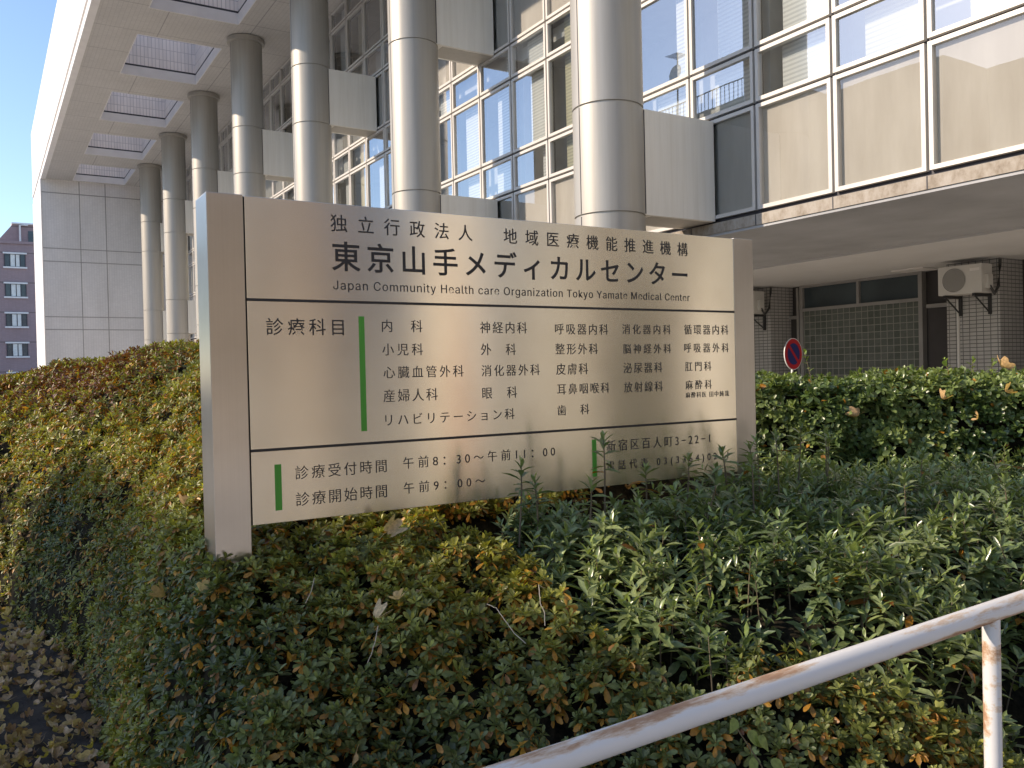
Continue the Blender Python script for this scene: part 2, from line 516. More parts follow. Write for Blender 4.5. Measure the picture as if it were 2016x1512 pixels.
for i in range(-1, 7):
    c = hpart(link('column', col_me)); c.location = (XC, YC1+SP*i, 0)
    link('collar', collar_me, c)
    link('seam', seam_me, c)
    for b in range(2):
        bo = hpart(link('beam', beam_me[b])); bo.location = (XC, YC1+SP*i, 0)
        link('underside_plate', und_me[b], bo)
    j = link('joint', joint_me, c)
# soffit with its skylight wells
so = MB()
WX0, WX1 = 3.56, 5.59
so.quad((XE+.18, YN, ZT), (XE+.18, YE, ZT), (WX0, YE, ZT), (WX0, YN, ZT))
so.quad((WX1, YN, ZT), (WX1, YE, ZT), (Xf+.2, YE, ZT), (Xf+.2, YN, ZT))
wells = [(22.334+.89+SP*(i), 22.334+4.04+SP*(i)) for i in range(-5, 4)]
prev = YN
for a, b in wells:
    so.quad((WX0, prev, ZT), (WX0, a, ZT), (WX1, a, ZT), (WX1, prev, ZT)); prev = b
so.quad((WX0, prev, ZT), (WX0, YE, ZT), (WX1, YE, ZT), (WX1, prev, ZT))
hpart(so.obj('soffit', 'soffit_tile'))
for a, b in wells:
    zt, lz = 12.1, ZT+.32
    w = hpart(MB().quad((WX0, b, lz), (WX0, b, zt), (WX1, b, zt), (WX1, b, lz)).obj('skylight_well', 'well_tile_xz'))
    MB().quad((WX0, a, lz), (WX1, a, lz), (WX1, a, zt), (WX0, a, zt)).obj('end_lining', 'well_tile_xz', w)
    MB().quad((WX0, a, lz), (WX0, a, zt), (WX0, b, zt), (WX0, b, lz)).obj('side_lining', 'well_tile_yz', w)
    MB().quad((WX1, a, lz), (WX1, b, lz), (WX1, b, zt), (WX1, a, zt)).obj('side_lining', 'well_tile_yz', w)
    lp = MB()      # pale lip round the opening, then a dark shadow gap
    t = .02
    lp.box(WX0, WX1, a-t, a, ZT-.004, lz-.05).box(WX0, WX1, b, b+t, ZT-.004, lz-.05).box(WX0-t, WX0, a, b, ZT-.003, lz-.05).box(WX1, WX1+t, a, b, ZT-.003, lz-.05)
    lp.obj('lip', 'white_trim', w)
    gp = MB().box(WX0-.02, WX1+.02, a-.03, a-.005, lz-.05, lz).box(WX0-.02, WX1+.02, b+.005, b+.03, lz-.05, lz).box(WX0-.03, WX0-.005, a, b, lz-.05, lz).box(WX1+.005, WX1+.03, a, b, lz-.05, lz)
    gp.obj('shadow_gap', 'dark_joint', w)
# fascia: stepped white edge
fa = MB()
fa.box(XE, XE+.18, YN, YE-.03, ZT-.02, ZT+.20).box(XE-.001, XE+.01, YE-.029, YE+6, ZT-.018, ZT+.20)
fa.box(XE+.05, XE+.18, YN, YE-.03, ZT+.20, ZT+.27)
fa.box(XE-.03, XE+.18, YN, YE+6, ZT+.27, ZT+.40)
hpart(fa.obj('fascia_trim', 'white_trim'))
fp = box(XE-.01, XE+.18, YN, YE+6, ZT+.40, ZROOF)
hpart(fp.obj('fascia', 'fascia_panel'))
# roof deck with openings for the wells
rf = MB()
zr0, zr1 = 12.1, 12.34
rf.box(XE+.18, WX0, YN, YE+6, zr0, zr1).box(WX1, 30, YN, YE+6, zr0, zr1)
prev = YN
for a, b in wells + [(YE+6, 0)]:
    rf.box(WX0, WX1, prev, a, zr0+.001, zr1-.001); prev = b
hpart(rf.obj('roof', 'roof_grey'))
# end wing
ew = MB()
ew.box(XE+.012, 30, YE, YE+6, -.05, 12.0)
e = hpart(ew.obj('end_wall', 'end_wall_tile'))
jl = MB()
for x in (3.80, 4.82):
    jl.box(x-.016, x+.016, YE-.006, YE+.01, .2, ZT-.02)
for z in (9.67, 7.31, 6.755, 4.40, 3.86):
    jl.box(XE+.02, Xf, YE-.005, YE+.01, z-.018, z+.018)
jl.obj('panel_joint', 'steel_frame', e)
box(XE-.02, XE+.012, YE-.02, YE+6.02, -.05, ZT-.02).obj('corner_trim', 'white_trim', e)
# body of the upper floors
hpart(box(Xf+1.7, 30, YN, YE, ROWS[0]-.1, zr0-.01).obj('upper_floors', 'roof_grey'))
# concrete lip and the canopy ceiling below the glass
hpart(box(Xf-.035, Xf+.16, YN, YE, 3.085, ROWS[0]-.035).obj('concrete_lip', 'lip_concrete'))
jt = MB()
for y in ys[::1]:
    jt.box(Xf-.0375, Xf-.03, y-.006, y+.006, 3.087, ROWS[0]-.037)
hpart(jt.obj('lip_joint', 'dark_joint'))
hpart(box(Xf-.02, 10.2, YN, 14.2, 3.055, 3.084).obj('canopy_ceiling', 'ceiling_concrete'))
hpart(box(10.2, 13.3, YN, 14.2, 3.03, 3.16).obj('porch_ceiling', 'ceiling_light'))
hpart(box(12.55, 12.95, 8.05, 8.6, 3.012, 3.0295).obj('ceiling_panel', 'white_trim'))
hpart(box(12.55, 12.95, 12.3, 12.85, 3.012, 3.0295).obj('ceiling_panel', 'white_trim'))
hpart(box(7.5, 30, 14.2, YE-.01, -.05, 3.08).obj('lower_wall', 'end_wall_tile'))
XW = 13.1
gw = MB()
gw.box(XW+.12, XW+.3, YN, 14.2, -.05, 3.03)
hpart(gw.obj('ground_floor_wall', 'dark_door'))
for y0, y1 in ((6.892, 7.70), (11.15, 11.96), (2.6, 3.4)):
    p = MB().quad((12.6, y0, -.05), (12.6, y0, 3.03), (12.6, y1, 3.03), (12.6, y1, -.05)).quad((XW+.12, y1, -.05), (12.6, y1, -.05), (12.6, y1, 3.03), (XW+.12, y1, 3.03))
    po = hpart(p.obj('tile_pier', 'pier_tile_yz'))
    MB().quad((12.6, y0, -.05), (XW+.12, y0, -.05), (XW+.12, y0, 3.03), (12.6, y0, 3.03)).obj('pier_side', 'pier_tile_xz', po)
for y0, y1 in ((8.49, 10.82), (3.9, 6.4)):
    gb = hpart(box(XW+.02, XW+.1, y0, y1, -.05, 2.545).obj('glass_block_wall', 'glass_block'))
    fr_ = MB()
    fr_.box(XW-.01, XW+.11, y0-.07, y0, -.05, 3.03).box(XW-.01, XW+.11, y1, y1+.07, -.05, 3.03)
    fr_.box(XW-.008, XW+.11, y0, y1, 2.545, 2.60)
    ym = (y0+y1)/2-.02
    fr_.box(XW-.006, XW+.11, ym-.025, ym+.025, 2.60, 3.03).box(XW-.007, XW+.11, y0, ym-.025, 2.985, 3.03).box(XW-.007, XW+.11, ym+.025, y1, 2.985, 3.03)
    fr_.obj('window_frame', 'steel_frame', gb)
    MB().quad((XW+.05, y0, 2.60), (XW+.05, y0, 2.985), (XW+.05, y1, 2.985), (XW+.05, y1, 2.60)).obj('pane', 'apt_glass', gb)
for y0, y1 in ((7.80, 8.36), (10.92, 11.15)):
    dr = hpart(box(XW+.06, XW+.11, y0, y1, -.05, 2.42).obj('door', 'dark_door'))
    d_ = MB().box(XW, XW+.112, y0-.001, y0+.05, -.05, 3.0).box(XW, XW+.112, y0+.05, y1, 2.42, 2.48)
    d_.obj('door_frame', 'steel_frame', dr)
hpart(box(12.57, 12.6, 7.50, 7.53, .0, 2.9).obj('drain_pipe', 'ac_case'))

# ------------------------------------------------------------------ air conditioners on the piers
def air_con(y, label):
    t = thing('air_conditioner', label, 'air conditioner', 'air conditioners on the tiled piers')
    t.location = (12.2, y, 2.52)
    w, d, h = .66, .28, .42
    box(0, d, 0, w, 0, h).obj('casing', 'ac_case', t, bevel=.012)
    gx = .41
    n = 32
    fn = MB()
    for rr in np.linspace(.02, .175, 9):
        o = len(fn.v)
        for k in range(n):
            a = 2*math.pi*k/n
            for dr_ in (-.004, .004):
                fn.v.append((-.010, gx+(rr+dr_)*math.cos(a), h/2+(rr+dr_)*math.sin(a)))
        for k in range(n):
            q = (k+1) % n
            fn.f.append((o+2*k, o+2*k+1, o+2*q+1, o+2*q))
    fn.obj('fan_grille', 'ac_case', t)
    cyl = MB()
    o = len(cyl.v)
    cyl.v += [(-.004, gx+.18*math.cos(2*math.pi*k/n), h/2+.18*math.sin(2*math.pi*k/n)) for k in range(n)]
    cyl.f.append(tuple(range(n)))
    cyl.obj('fan_opening', 'ac_dark', t)
    box(-.003, .002, .03, .17, h-.10, h-.06).obj('badge_plate', 'white_trim', t)
    box(.09, .22, -.045, .002, .06, .26).obj('valve_cover', 'ac_case', t, bevel=.008)
    br = MB()
    for yy in (.08, .52):
        br.box(-.04, .40, yy, yy+.04, -.045, -.005)
        br.box(.36, .40, yy+.001, yy+.039, -.30, -.046)
        br.tube([(.0, yy+.02, -.04), (.38, yy+.02, -.28)], .012, 6)
    br.obj('bracket', 'black_steel', t)
    MB().tube([(.15, -.03, .1), (.2, -.07, -.02), (.33, -.06, .1), (.39, -.05, .4), (.4, -.05, .49)], .022, 8).obj('pipe', 'ac_dark', t, True)
air_con(6.93, 'pale air conditioner unit bracketed on the tiled pier right of the glass blocks')
air_con(11.18, 'air conditioner unit half hidden behind the right steel post of the sign')

# ------------------------------------------------------------------ no parking sign under the canopy
np_ = thing('no_parking_sign', 'round red and blue no parking sign with a diagonal red bar above the hedge', 'sign')
np_.location = (9.64, 8.15, 0); np_.rotation_euler = (0, 0, R(8))
def disc(mb, r, y, n=40, z=1.693):
    o = len(mb.v)
    mb.v += [(r*math.cos(2*math.pi*k/n), y, z+r*math.sin(2*math.pi*k/n)) for k in range(n)]
    mb.f.append(tuple(range(o, o+n)))
    return mb
back = MB(); 
n = 40
for yy in (0.0, -.012):
    disc(back, .222, yy)
for k in range(n):
    back.f.append((k, (k+1) % n, n+(k+1) % n, n+k))
back.obj('sign_disc', 'sign_white', np_)
disc(MB(), .212, -.0135).obj('red_ring', 'sign_red', np_)
disc(MB(), .150, -.015).obj('blue_field', 'sign_blue', np_)
d45 = MB()
c45 = .7071
for a, b in ((-1, 1), (1, 1), (1, -1), (-1, -1)):
    L, w = .152*a, .022*b
    d45.v.append((L*c45+w*c45, -.0165, 1.693-L*c45+w*c45))
d45.f.append((0, 1, 2, 3))
d45.obj('red_bar', 'sign_red', np_)
MB().tube([(0, .015, 0), (0, .015, 1.85)], .015, 10).obj('pole', 'sign_white', np_, True)
MB().lathe(0, .015, [(.2, 0), (.2, .05), (.06, .1)], 24).obj('base', 'black_steel', np_, True)
pl = box(-.22, .2, -.012, -.002, 1.26, 1.40).obj('plate', 'sign_white', np_)
ms = MB()
for x0, x1, z0, z1 in ((-.15, -.10, 1.36, 1.375), (-.13, -.12, 1.29, 1.385), (-.04, .02, 1.37, 1.382), (-.03, -.018, 1.28, 1.37), (.0, .012, 1.28, 1.37), (.07, .13, 1.30, 1.312), (.07, .08, 1.30, 1.38), (.12, .13, 1.30, 1.38)):
    ms.box(x0, x1, -.0145, -.0122, z0, z1)
ms.obj('plate_lettering', 'letter_black', pl)

# ------------------------------------------------------------------ the steel information sign
SY = 2.75
sign = thing('information_sign', 'wide brushed steel hospital information board lettered in Japanese between two steel posts', 'sign')
sign.location = (1.8, SY, 0)
def spart(o, par=None):
    o.parent = par or sign
    return o
ox, oy = 1.8, SY
PX0, PX1, PZ0, PZ1 = .7205, 2.8735, 1.040, 2.083
pm = box(PX0-ox, PX1-ox, 0, .06, PZ0, PZ1)
panel = pm.obj('panel', 'steel_panel', sign, bevel=.0015)
for x0, x1 in ((.604, .7155), (2.8745, 2.997)):
    post = box(x0-ox, x1-ox, -.001, .152, -.05, 2.086).obj('post', 'steel_post', sign, bevel=.002)
box(.7155-ox, .7205-ox, .012, .055, PZ0, 2.083).obj('post_gap', 'letter_black', sign)
for z in (1.756, 1.2765):
    box(PX0-ox, PX1-ox, -.0012, .002, z-.0045, z+.0045).obj('divider_line', 'letter_black', panel)
for x0, x1, z0, z1 in ((1.0925, 1.1125, 1.319, 1.7085), (.794, .8155, 1.080, 1.228), (2.0655, 2.0855, 1.084, 1.2325)):
    box(x0-ox, x1-ox, -.0015, .002, z0, z1).obj('green_bar', 'bar_green', panel)
TEXT = [
("独立行政法人　地域医療機能推進機構",1.002,2.600,1.990,2.048,"b"),
("東京山手メディカルセンター",1.003,2.595,1.859,1.960,"B"),
("Japan Community Health care Organization Tokyo Yamate Medical Center",1.006,2.605,1.7885,1.8275,"e"),
("診療科目",0.779,1.039,1.644,1.699,"b"),
("内　科",1.177,1.330,1.656,1.699,""),
("小児科",1.176,1.330,1.575,1.617,""),
("心臓血管外科",1.179,1.491,1.496,1.538,""),
("産婦人科",1.176,1.384,1.414,1.458,""),
("リハビリテーション科",1.181,1.704,1.332,1.373,""),
("神経内科",1.565,1.769,1.654,1.697,""),
("外　科",1.566,1.717,1.573,1.616,""),
("消化器外科",1.567,1.823,1.495,1.537,""),
("眼　科",1.568,1.718,1.412,1.455,""),
("呼吸器内科",1.899,2.158,1.651,1.694,""),
("整形外科",1.899,2.104,1.573,1.616,""),
("皮膚科",1.900,2.053,1.494,1.538,""),
("耳鼻咽喉科",1.903,2.158,1.417,1.459,""),
("歯　科",1.902,2.054,1.335,1.376,""),
("消化器内科",2.232,2.493,1.654,1.695,""),
("脳神経外科",2.234,2.493,1.574,1.614,""),
("泌尿器科",2.234,2.442,1.494,1.537,""),
("放射線科",2.234,2.442,1.415,1.458,""),
("循環器内科",2.571,2.833,1.654,1.697,""),
("呼吸器外科",2.569,2.833,1.576,1.617,""),
("肛門科",2.572,2.725,1.496,1.537,""),
("麻酔科",2.572,2.725,1.417,1.457,""),
("麻酔科医 田中純哉",2.572,2.829,1.381,1.406,""),
("診療受付時間",0.861,1.181,1.174,1.218,""),
("午前8：30〜午前11：00",1.244,1.885,1.179,1.220,""),
("診療開始時間",0.861,1.180,1.087,1.132,""),
("午前9：00〜",1.244,1.570,1.092,1.132,""),
("新宿区百人町3−22−1",2.138,2.709,1.179,1.225,""),
("電話代表 03(3364)0251",2.138,2.817,1.096,1.141,""),
]
try:                                               # Blender's own bundled interface font, for the Latin letters and digits
    FONT = bpy.data.fonts.load(os.path.join(bpy.utils.system_resource('DATAFILES'), 'fonts', 'Inter.woff2'))
except Exception:
    FONT = None
def text_mesh(body, spacing, off):
    cu = bpy.data.curves.new('lettering', 'FONT')
    cu.body = body
    cu.space_character = spacing
    if FONT and body.isascii(): cu.font = FONT
    cu.offset = off
    cu.extrude = .012
    cu.resolution_u = 6
    o = bpy.data.objects.new('lettering', cu)
    C.objects.link(o)
    bpy.context.view_layer.update()
    me = bpy.data.meshes.new_from_object(o.evaluated_get(bpy.context.evaluated_depsgraph_get()))
    bpy.data.objects.remove(o)
    bpy.data.curves.remove(cu)
    co = np.empty(len(me.vertices)*3); me.vertices.foreach_get('co', co)
    return me, co.reshape(-1, 3)
for body, x0, x1, z0, z1, wt in TEXT:
    off = {'B': .012, 'b': .002, 'e': -.002, '': -.003}[wt]
    sp_ = 1.0
    me, co = text_mesh(body, 1.0, off)
    if len(body) > 1:
        me2, co2 = text_mesh(body, 1.5, off)
        h = np.ptp(co[:, 1]); k = (z1-z0)/h
        wa, wb = np.ptp(co[:, 0])*k, np.ptp(co2[:, 0])*k
        sp_ = 1+.5*((x1-x0)-wa)/(wb-wa)
        bpy.data.meshes.remove(me2)
        sp_ = max(.8, min(3., sp_))
        bpy.data.meshes.remove(me)
        me, co = text_mesh(body, sp_, off)
    mn, mxx = co.min(0), co.max(0)
    kx, kz = (x1-x0)/(mxx[0]-mn[0]), (z1-z0)/(mxx[1]-mn[1])
    new = np.empty_like(co)
    new[:, 0] = (co[:, 0]-mn[0])*kx + x0 - ox
    new[:, 2] = (co[:, 1]-mn[1])*kz + z0
    new[:, 1] = -.0007 - co[:, 2]*.05
    me.vertices.foreach_set('co', new.ravel()); me.update()
    me.materials.clear(); me.materials.append(MATS['letter_black'])
    link('lettering', me, panel)

# ------------------------------------------------------------------ handrail in the foreground
hr = thing('handrail', 'white painted pipe handrail flaking to rust in the foreground', 'handrail')
hr.location = (1.95, 1.124, 0)
def railp(x, dz=0):
    t = (x-1.031)/(2.122-1.031)
    return (x-1.95, 1.165-.049*t-1.124, .872+.055*t+dz)
MB().tube([railp(x) for x in np.linspace(.1, 4.4, 12)], .0238, 28).obj('top_rail', 'rusty_white_paint', hr, True)
MB().tube([railp(x, -.42) for x in np.linspace(.1, 4.4, 12)], .0135, 16).obj('mid_rail', 'rusty_white_paint', hr, True)
for x in (.62, 1.99, 3.36):
    p = railp(x)
    MB().tube([(p[0], p[1], -.02), (p[0], p[1], p[2]-.012)], .0195, 20).obj('post', 'rusty_white_paint', hr, True)

# ------------------------------------------------------------------ planting: height fields
def sm(t):
    t = np.clip(t, 0, 1); return t*t*(3-2*t)
def lump(X, Y, s=1.):
    return (.5*np.sin(7.1*X+1.3+2*np.sin(2.3*Y))+.5*np.sin(6.3*Y+.4+1.7*np.sin(3.1*X)) + .4*np.sin(14*X+3*Y)*np.sin(13*Y-2*X+1))*s
def crease(X, Y, f, amp, w=.30):
    """narrow hollows between the lobes of a shrub"""
    n = np.sin(f*X+1.7*np.sin(.8*f*Y+1))+np.sin(.9*f*Y+1.3*np.sin(.7*f*X))
    return -amp*np.exp(-(n/w)**2)
BX = np.array([1.42, 1.50, 1.60, 1.72, 1.85, 2.10, 2.36, 2.75, 3.3]); BY = np.array([3.2, 2.60, 2.05, 1.88, 1.74, 1.54, 1.36, 1.0, .6])
def bound_d(X, Y):
    """distance inside the right-hand edge of the small-leaved azalea"""
    yb = np.interp(X, BX, BY)
    slope = np.gradient(BY, BX)
    sl = np.interp(X, BX, slope)
    d = (yb-Y)/np.sqrt(1+sl*sl)
    return np.where(X < BX[0], .5, d)
def z_front(X, Y):
    yf = np.interp(X, [.3, .85, 1.2, 1.5, 1.8, 2.4, 3.2], [1.98, 1.86, 1.62, 1.36, 1.24, 1.12, 1.0])
    s = Y-yf
    p = np.interp(s, [-.6, -.35, -.15, 0, .27, .55, .85, 1.3, 2.0], [-.2, .05, .3, .5, .72, .86, .95, 1.0, 1.06])
    return p
EDY, EDX = [2.9, 4.4, 5.7, 7, 9, 16], [.36, .35, .10, -.38, -1.0, -2.6]
def z_bank(X, Y):
    xo = X-np.interp(Y, EDY, EDX)
    z = np.interp(xo, [-.06, 0, .06, .2, .40, .75, 1.2, 2.0, 9], [-.1, .15, .55, .92, 1.22, 1.50, 1.76, 1.84, 1.86])
    z = np.minimum(z, 1.53+.20*np.maximum(X, 0))
    return np.where(X > 2.9, z-(X-2.9)*5, z)
def z_azalea(X, Y):
    t = sm((X-np.interp(Y, EDY, EDX)+.02)/.26)**.6
    a = .12+(z_front(X, Y)-.12)*t
    d = bound_d(X, Y)
    a = a*np.where(Y < 2.95, sm(np.clip(d/.22+.25, 0, 1)), 1.)
    w = sm((Y-2.85)/1.5)
    z = a*(1-w)+z_bank(X, Y)*w
    z = z+lump(X, Y, .022)+w*lump(X*.9+3, Y*.7, .045)+(1-w)*(crease(X, Y, 9.5, .065)+crease(X+.3, Y, 21, .045))+w*(crease(X, Y, 6, .13)+crease(X+.2, Y, 13, .06))
    return np.where(Y > 14, z-(Y-14)*.25, z)
def z_hirado(X, Y):
    z = np.interp(Y, [.9, 1.15, 1.4, 1.7, 2.0, 2.4, 2.7, 3.1], [.1, .46, .70, .90, 0.99, 1.02, 1.02, 1.03])
    z = z-.05*np.clip((X-3)/1.5, 0, 1)
    d = -bound_d(X, Y)
    z = z-.12*(1-sm(d/.15))
    return z+lump(X*1.3, Y*1.3, .03)+crease(X, Y, 8, .10)

def core_mesh(fn, xr, yr, step, drop, mask=None):  # dark sheet under the foliage, put in for the shade in its gaps
    xs = np.arange(xr[0], xr[1]+1e-6, step); ys_ = np.arange(yr[0], yr[1]+1e-6, step)
    X, Y = np.meshgrid(xs, ys_, indexing='ij')
    Z = np.maximum(fn(X, Y)-drop, -.02)
    nx, ny = X.shape
    v = np.stack([X, Y, Z], -1).reshape(-1, 3)
    idx = np.arange(nx*ny).reshape(nx, ny)
    f = np.stack([idx[:-1, :-1], idx[1:, :-1], idx[1:, 1:], idx[:-1, 1:]], -1).reshape(-1, 4)
    if mask is not None:
        mk = mask(X, Y).reshape(-1)
        f = f[mk[f].all(1)]
    me = bpy.data.meshes.new('shade_core')
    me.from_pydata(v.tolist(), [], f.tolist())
    me.materials.append(MATS['twig_shade'])
    return me

def surf_points(fn, xr, yr, n, mask=None, wfun=None):
    """points spread evenly over the surface of a height field, with normals"""
    P, Nn = [], []
    got = 0
    while got < n:
        m_ = n*4
        X = rng.uniform(*xr, m_); Y = rng.uniform(*yr, m_)
        e = .012
        z = fn(X, Y); zx = (fn(X+e, Y)-fn(X-e, Y))/(2*e); zy = (fn(X, Y+e)-fn(X, Y-e))/(2*e)
        zx = np.clip(zx, -7, 7); zy = np.clip(zy, -7, 7)
        ar = np.sqrt(1+zx*zx+zy*zy)
        w = ar/6.
        if wfun is not None: w = w*wfun(X, Y, z)
        ok = rng.random(m_) < w
        if mask is not None: ok &= mask(X, Y)
        ok &= z > .06
        nn = np.stack([-zx, -zy, np.ones_like(zx)], -1)/ar[:, None]
        P.append(np.stack([X, Y, z], -1)[ok]); Nn.append(nn[ok]); got += ok.sum()
    return np.concatenate(P)[:n], np.concatenate(Nn)[:n]

def leaf_template(stations, widths, fold, curl, cup=0.):
    v, f = [], []
    for i, (t, w) in enumerate(zip(stations, widths)):
        zc = -curl*t*t
        v += [(t, -w, zc+fold*w-cup*0), (t, 0, zc), (t, w, zc+fold*w)]
    for i in range(len(stations)-1):
        a = 3*i
        f += [(a, a+3, a+4, a+1), (a+1, a+4, a+5, a+2)]
    return np.array(v, float), np.array(f, int)
AZ_LEAF = leaf_template([0, .35, .72, 1.], [.03, .165, .235, .08], .30, .10)
AZ_LEAF_LO = leaf_template([0, .62, 1.], [.04, .2, .06], .35, .12)
HI_LEAF = leaf_template([0, .3, .65, 1.], [.03, .14, .16, .012], .45, .16)
RD_LEAF = leaf_template([0, .3, .7, 1.], [.08, .26, .29, .09], .3, .10)

def build_leaves(tmpl, P, D, Nn, L, col, name, mat, parent):
    """one foliage mesh: P base, D direction, Nn normal, L length, col rgb for every leaf"""
    tv, tf = tmpl
    D = D/np.linalg.norm(D, axis=1, keepdims=True)
    Nn = Nn-(Nn*D).sum(1, keepdims=True)*D
    Nn = Nn/(np.linalg.norm(Nn, axis=1, keepdims=True)+1e-9)
    Sd = np.cross(Nn, D)
    k, nv = len(P), len(tv)
    V = P[:, None]+L[:, None, None]*(tv[None, :, 0:1]*D[:, None]+tv[None, :, 1:2]*Sd[:, None]+tv[None, :, 2:3]*Nn[:, None])
    V = V.reshape(-1, 3)
    Fc = (tf[None]+(np.arange(k)*nv)[:, None, None]).reshape(-1, 4)
    me = bpy.data.meshes.new(name)
    me.vertices.add(len(V)); me.vertices.foreach_set('co', V.ravel().astype(np.float32))
    me.loops.add(Fc.size); me.loops.foreach_set('vertex_index', Fc.ravel().astype(np.int32))
    me.polygons.add(len(Fc)); me.polygons.foreach_set('loop_start', np.arange(0, Fc.size, 4, dtype=np.int32))
    at = me.attributes.new('leaf_colour', 'FLOAT_COLOR', 'POINT')
    cc = np.ones((k, nv, 4), np.float32); cc[:, :, :3] = col[:, None]
    at.data.foreach_set('color', cc.ravel())
    me.polygons.foreach_set('use_smooth', np.ones(len(Fc), bool))
    me.update(calc_edges=True)
    me.materials.append(MATS[mat])
    return link(name, me, parent)
def unit(v): return v/(np.linalg.norm(v, axis=-1, keepdims=True)+1e-9)
def frame_of(A):
    ref = np.where(np.abs(A[:, 2:3]) > .9, np.array([[1., 0, 0]]), np.array([[0, 0, 1.]]))
    U = unit(np.cross(ref, A)); V = np.cross(A, U)
    return U, V
def rosettes(P, A, nl, size, spread=(30, 105), jit=.2):
    """leaf bases/directions/normals for a whorl of leaves at every shoot tip"""
    k = len(P)
    U, V = frame_of(A)
    ph0 = rng.uniform(0, 2*np.pi, k)
    Ps, Ds, Ns, Ls, Js, Is = [], [], [], [], [], []
    for j in range(nl):
        t = (j+.5)/nl
        ph = ph0+j*2.39996+rng.normal(0, .2, k)
        th = np.radians(spread[0]+(spread[1]-spread[0])*t)+rng.normal(0, jit, k)
        rad = np.cos(ph)[:, None]*U+np.sin(ph)[:, None]*V
        d = np.cos(th)[:, None]*A+np.sin(th)[:, None]*rad
        n_ = np.sin(th)[:, None]*A-np.cos(th)[:, None]*rad
        n_ = n_+rng.normal(0, .22, (k, 3))
        ln = size*(.62+.42*np.minimum(1, t*1.8))*rng.uniform(.8, 1.15, k)
        Ps.append(P-A*(t*size*.45)[:, None]+d*(size*.06)[:, None]); Ds.append(d); Ns.append(n_); Ls.append(ln)
        Js.append(np.full(k, t)); Is.append(np.arange(k))
    return [np.concatenate(q) for q in (Ps, Ds, Ns, Ls, Js, Is)]
def vnoise(P, s, seed):
    a, b, c = P[:, 0]*s, P[:, 1]*s, P[:, 2]*s
    return (np.sin(a*1.3+seed+1.9*np.sin(b*.9+seed*2))+np.sin(b*1.7-seed+1.5*np.sin(c*1.1+a*.6))+np.sin(c*1.9+a*.8+seed*.7))/3.
def colmix(base, alt, w): return base*(1-w[:, None])+alt*w[:, None]
G_DARK = np.array([.082, .110, .036]); G_MID = np.array([.165, .195, .062]); G_YEL = np.array([.36, .33, .055])
ORANGE = np.array([.60, .27, .045]); BROWN = np.array([.16, .06, .025]); RED = np.array([.13, .04, .02])

# ---- small-leaved azalea hedge (front mound and the long bank on the left)
az = thing('azalea_hedge', 'small leaved azalea hedge turning yellow and orange, under the sign and up the left bank', 'hedge')
az.location = (1.2, 3.5, 0)
def az_mask(X, Y):
    m_ = (X > np.interp(Y, EDY, EDX)-.03) & (Y > 1.0)
    return m_ & ((Y > 2.9) | (bound_d(X, Y) > -.06))
def az_w(X, Y, z):
    d = np.sqrt(X*X+Y*Y)
    return np.clip((3.0/d)**1.5, .06, 1.)*np.where((X > 1.6) & (Y > 3.3), .15, 1.)
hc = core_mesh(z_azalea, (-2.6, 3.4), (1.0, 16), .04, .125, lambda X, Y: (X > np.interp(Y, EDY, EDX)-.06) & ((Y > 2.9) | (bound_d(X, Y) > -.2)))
o = link('shade_core', hc); o.parent = az; o.matrix_parent_inverse = Matrix.Translation((-1.2, -3.5, 0))
def azalea_foliage(n, xr, yr, depth, tmpl, nl, size0):
    P, Nn = surf_points(z_azalea, xr, yr, n, az_mask, az_w)
    dd = np.abs(rng.normal(0, 1, n))*depth
    P = P-Nn*dd[:, None]+rng.normal(0, .008, P.shape)
    dist = np.sqrt((P[:, 0])**2+P[:, 1]**2)
    A = unit(.55*Nn+np.array([0, 0, .6])+rng.normal(0, .27, P.shape))
    size = size0*rng.uniform(.8, 1.2, n)*np.clip(dist/5., 1, 1.9)
    p, d, n_, L, J, I = rosettes(P, A, nl, size)
    pp = P[I]
    bank = sm((pp[:, 1]-2.7)/.9)
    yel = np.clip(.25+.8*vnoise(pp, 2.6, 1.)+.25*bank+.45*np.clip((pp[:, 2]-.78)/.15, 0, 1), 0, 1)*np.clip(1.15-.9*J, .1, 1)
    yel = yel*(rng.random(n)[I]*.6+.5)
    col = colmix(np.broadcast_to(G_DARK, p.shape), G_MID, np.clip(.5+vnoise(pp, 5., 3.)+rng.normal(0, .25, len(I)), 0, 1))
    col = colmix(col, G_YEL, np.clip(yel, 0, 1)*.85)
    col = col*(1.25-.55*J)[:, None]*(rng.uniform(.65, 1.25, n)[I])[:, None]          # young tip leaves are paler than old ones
    rnd = rng.random(len(I))
    low = J > .58
    po = .46+.30*bank*np.clip(vnoise(pp, 1.6, 5.)+.3, 0, 1)
    isor = low & (rnd < po)
    oc = colmix(np.broadcast_to(ORANGE, p.shape), BROWN, rng.random(len(I))**1.2)
    oc = colmix(oc, np.array([.5, .30, .03]), rng.random(len(I))*.4)
    col = np.where(isor[:, None], oc, col)
    # russet leaves on the bank's crest, colour darkened there to imitate shade
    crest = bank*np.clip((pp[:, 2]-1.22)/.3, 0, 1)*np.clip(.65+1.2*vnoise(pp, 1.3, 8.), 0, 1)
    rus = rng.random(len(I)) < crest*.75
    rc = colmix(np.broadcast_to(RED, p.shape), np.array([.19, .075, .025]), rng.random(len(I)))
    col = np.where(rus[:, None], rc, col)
    col = col*rng.uniform(.85, 1.15, len(I))[:, None]
    # drooping old leaves
    d = d+np.where(isor[:, None], np.array([0, 0, -.5]), 0.)
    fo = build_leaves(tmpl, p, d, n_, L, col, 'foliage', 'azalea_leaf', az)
    fo.matrix_parent_inverse = Matrix.Translation((-1.2, -3.5, 0))
    return fo
azalea_foliage(8200, (.33, 2.7), (1.0, 3.6), .034, AZ_LEAF, 12, .029)
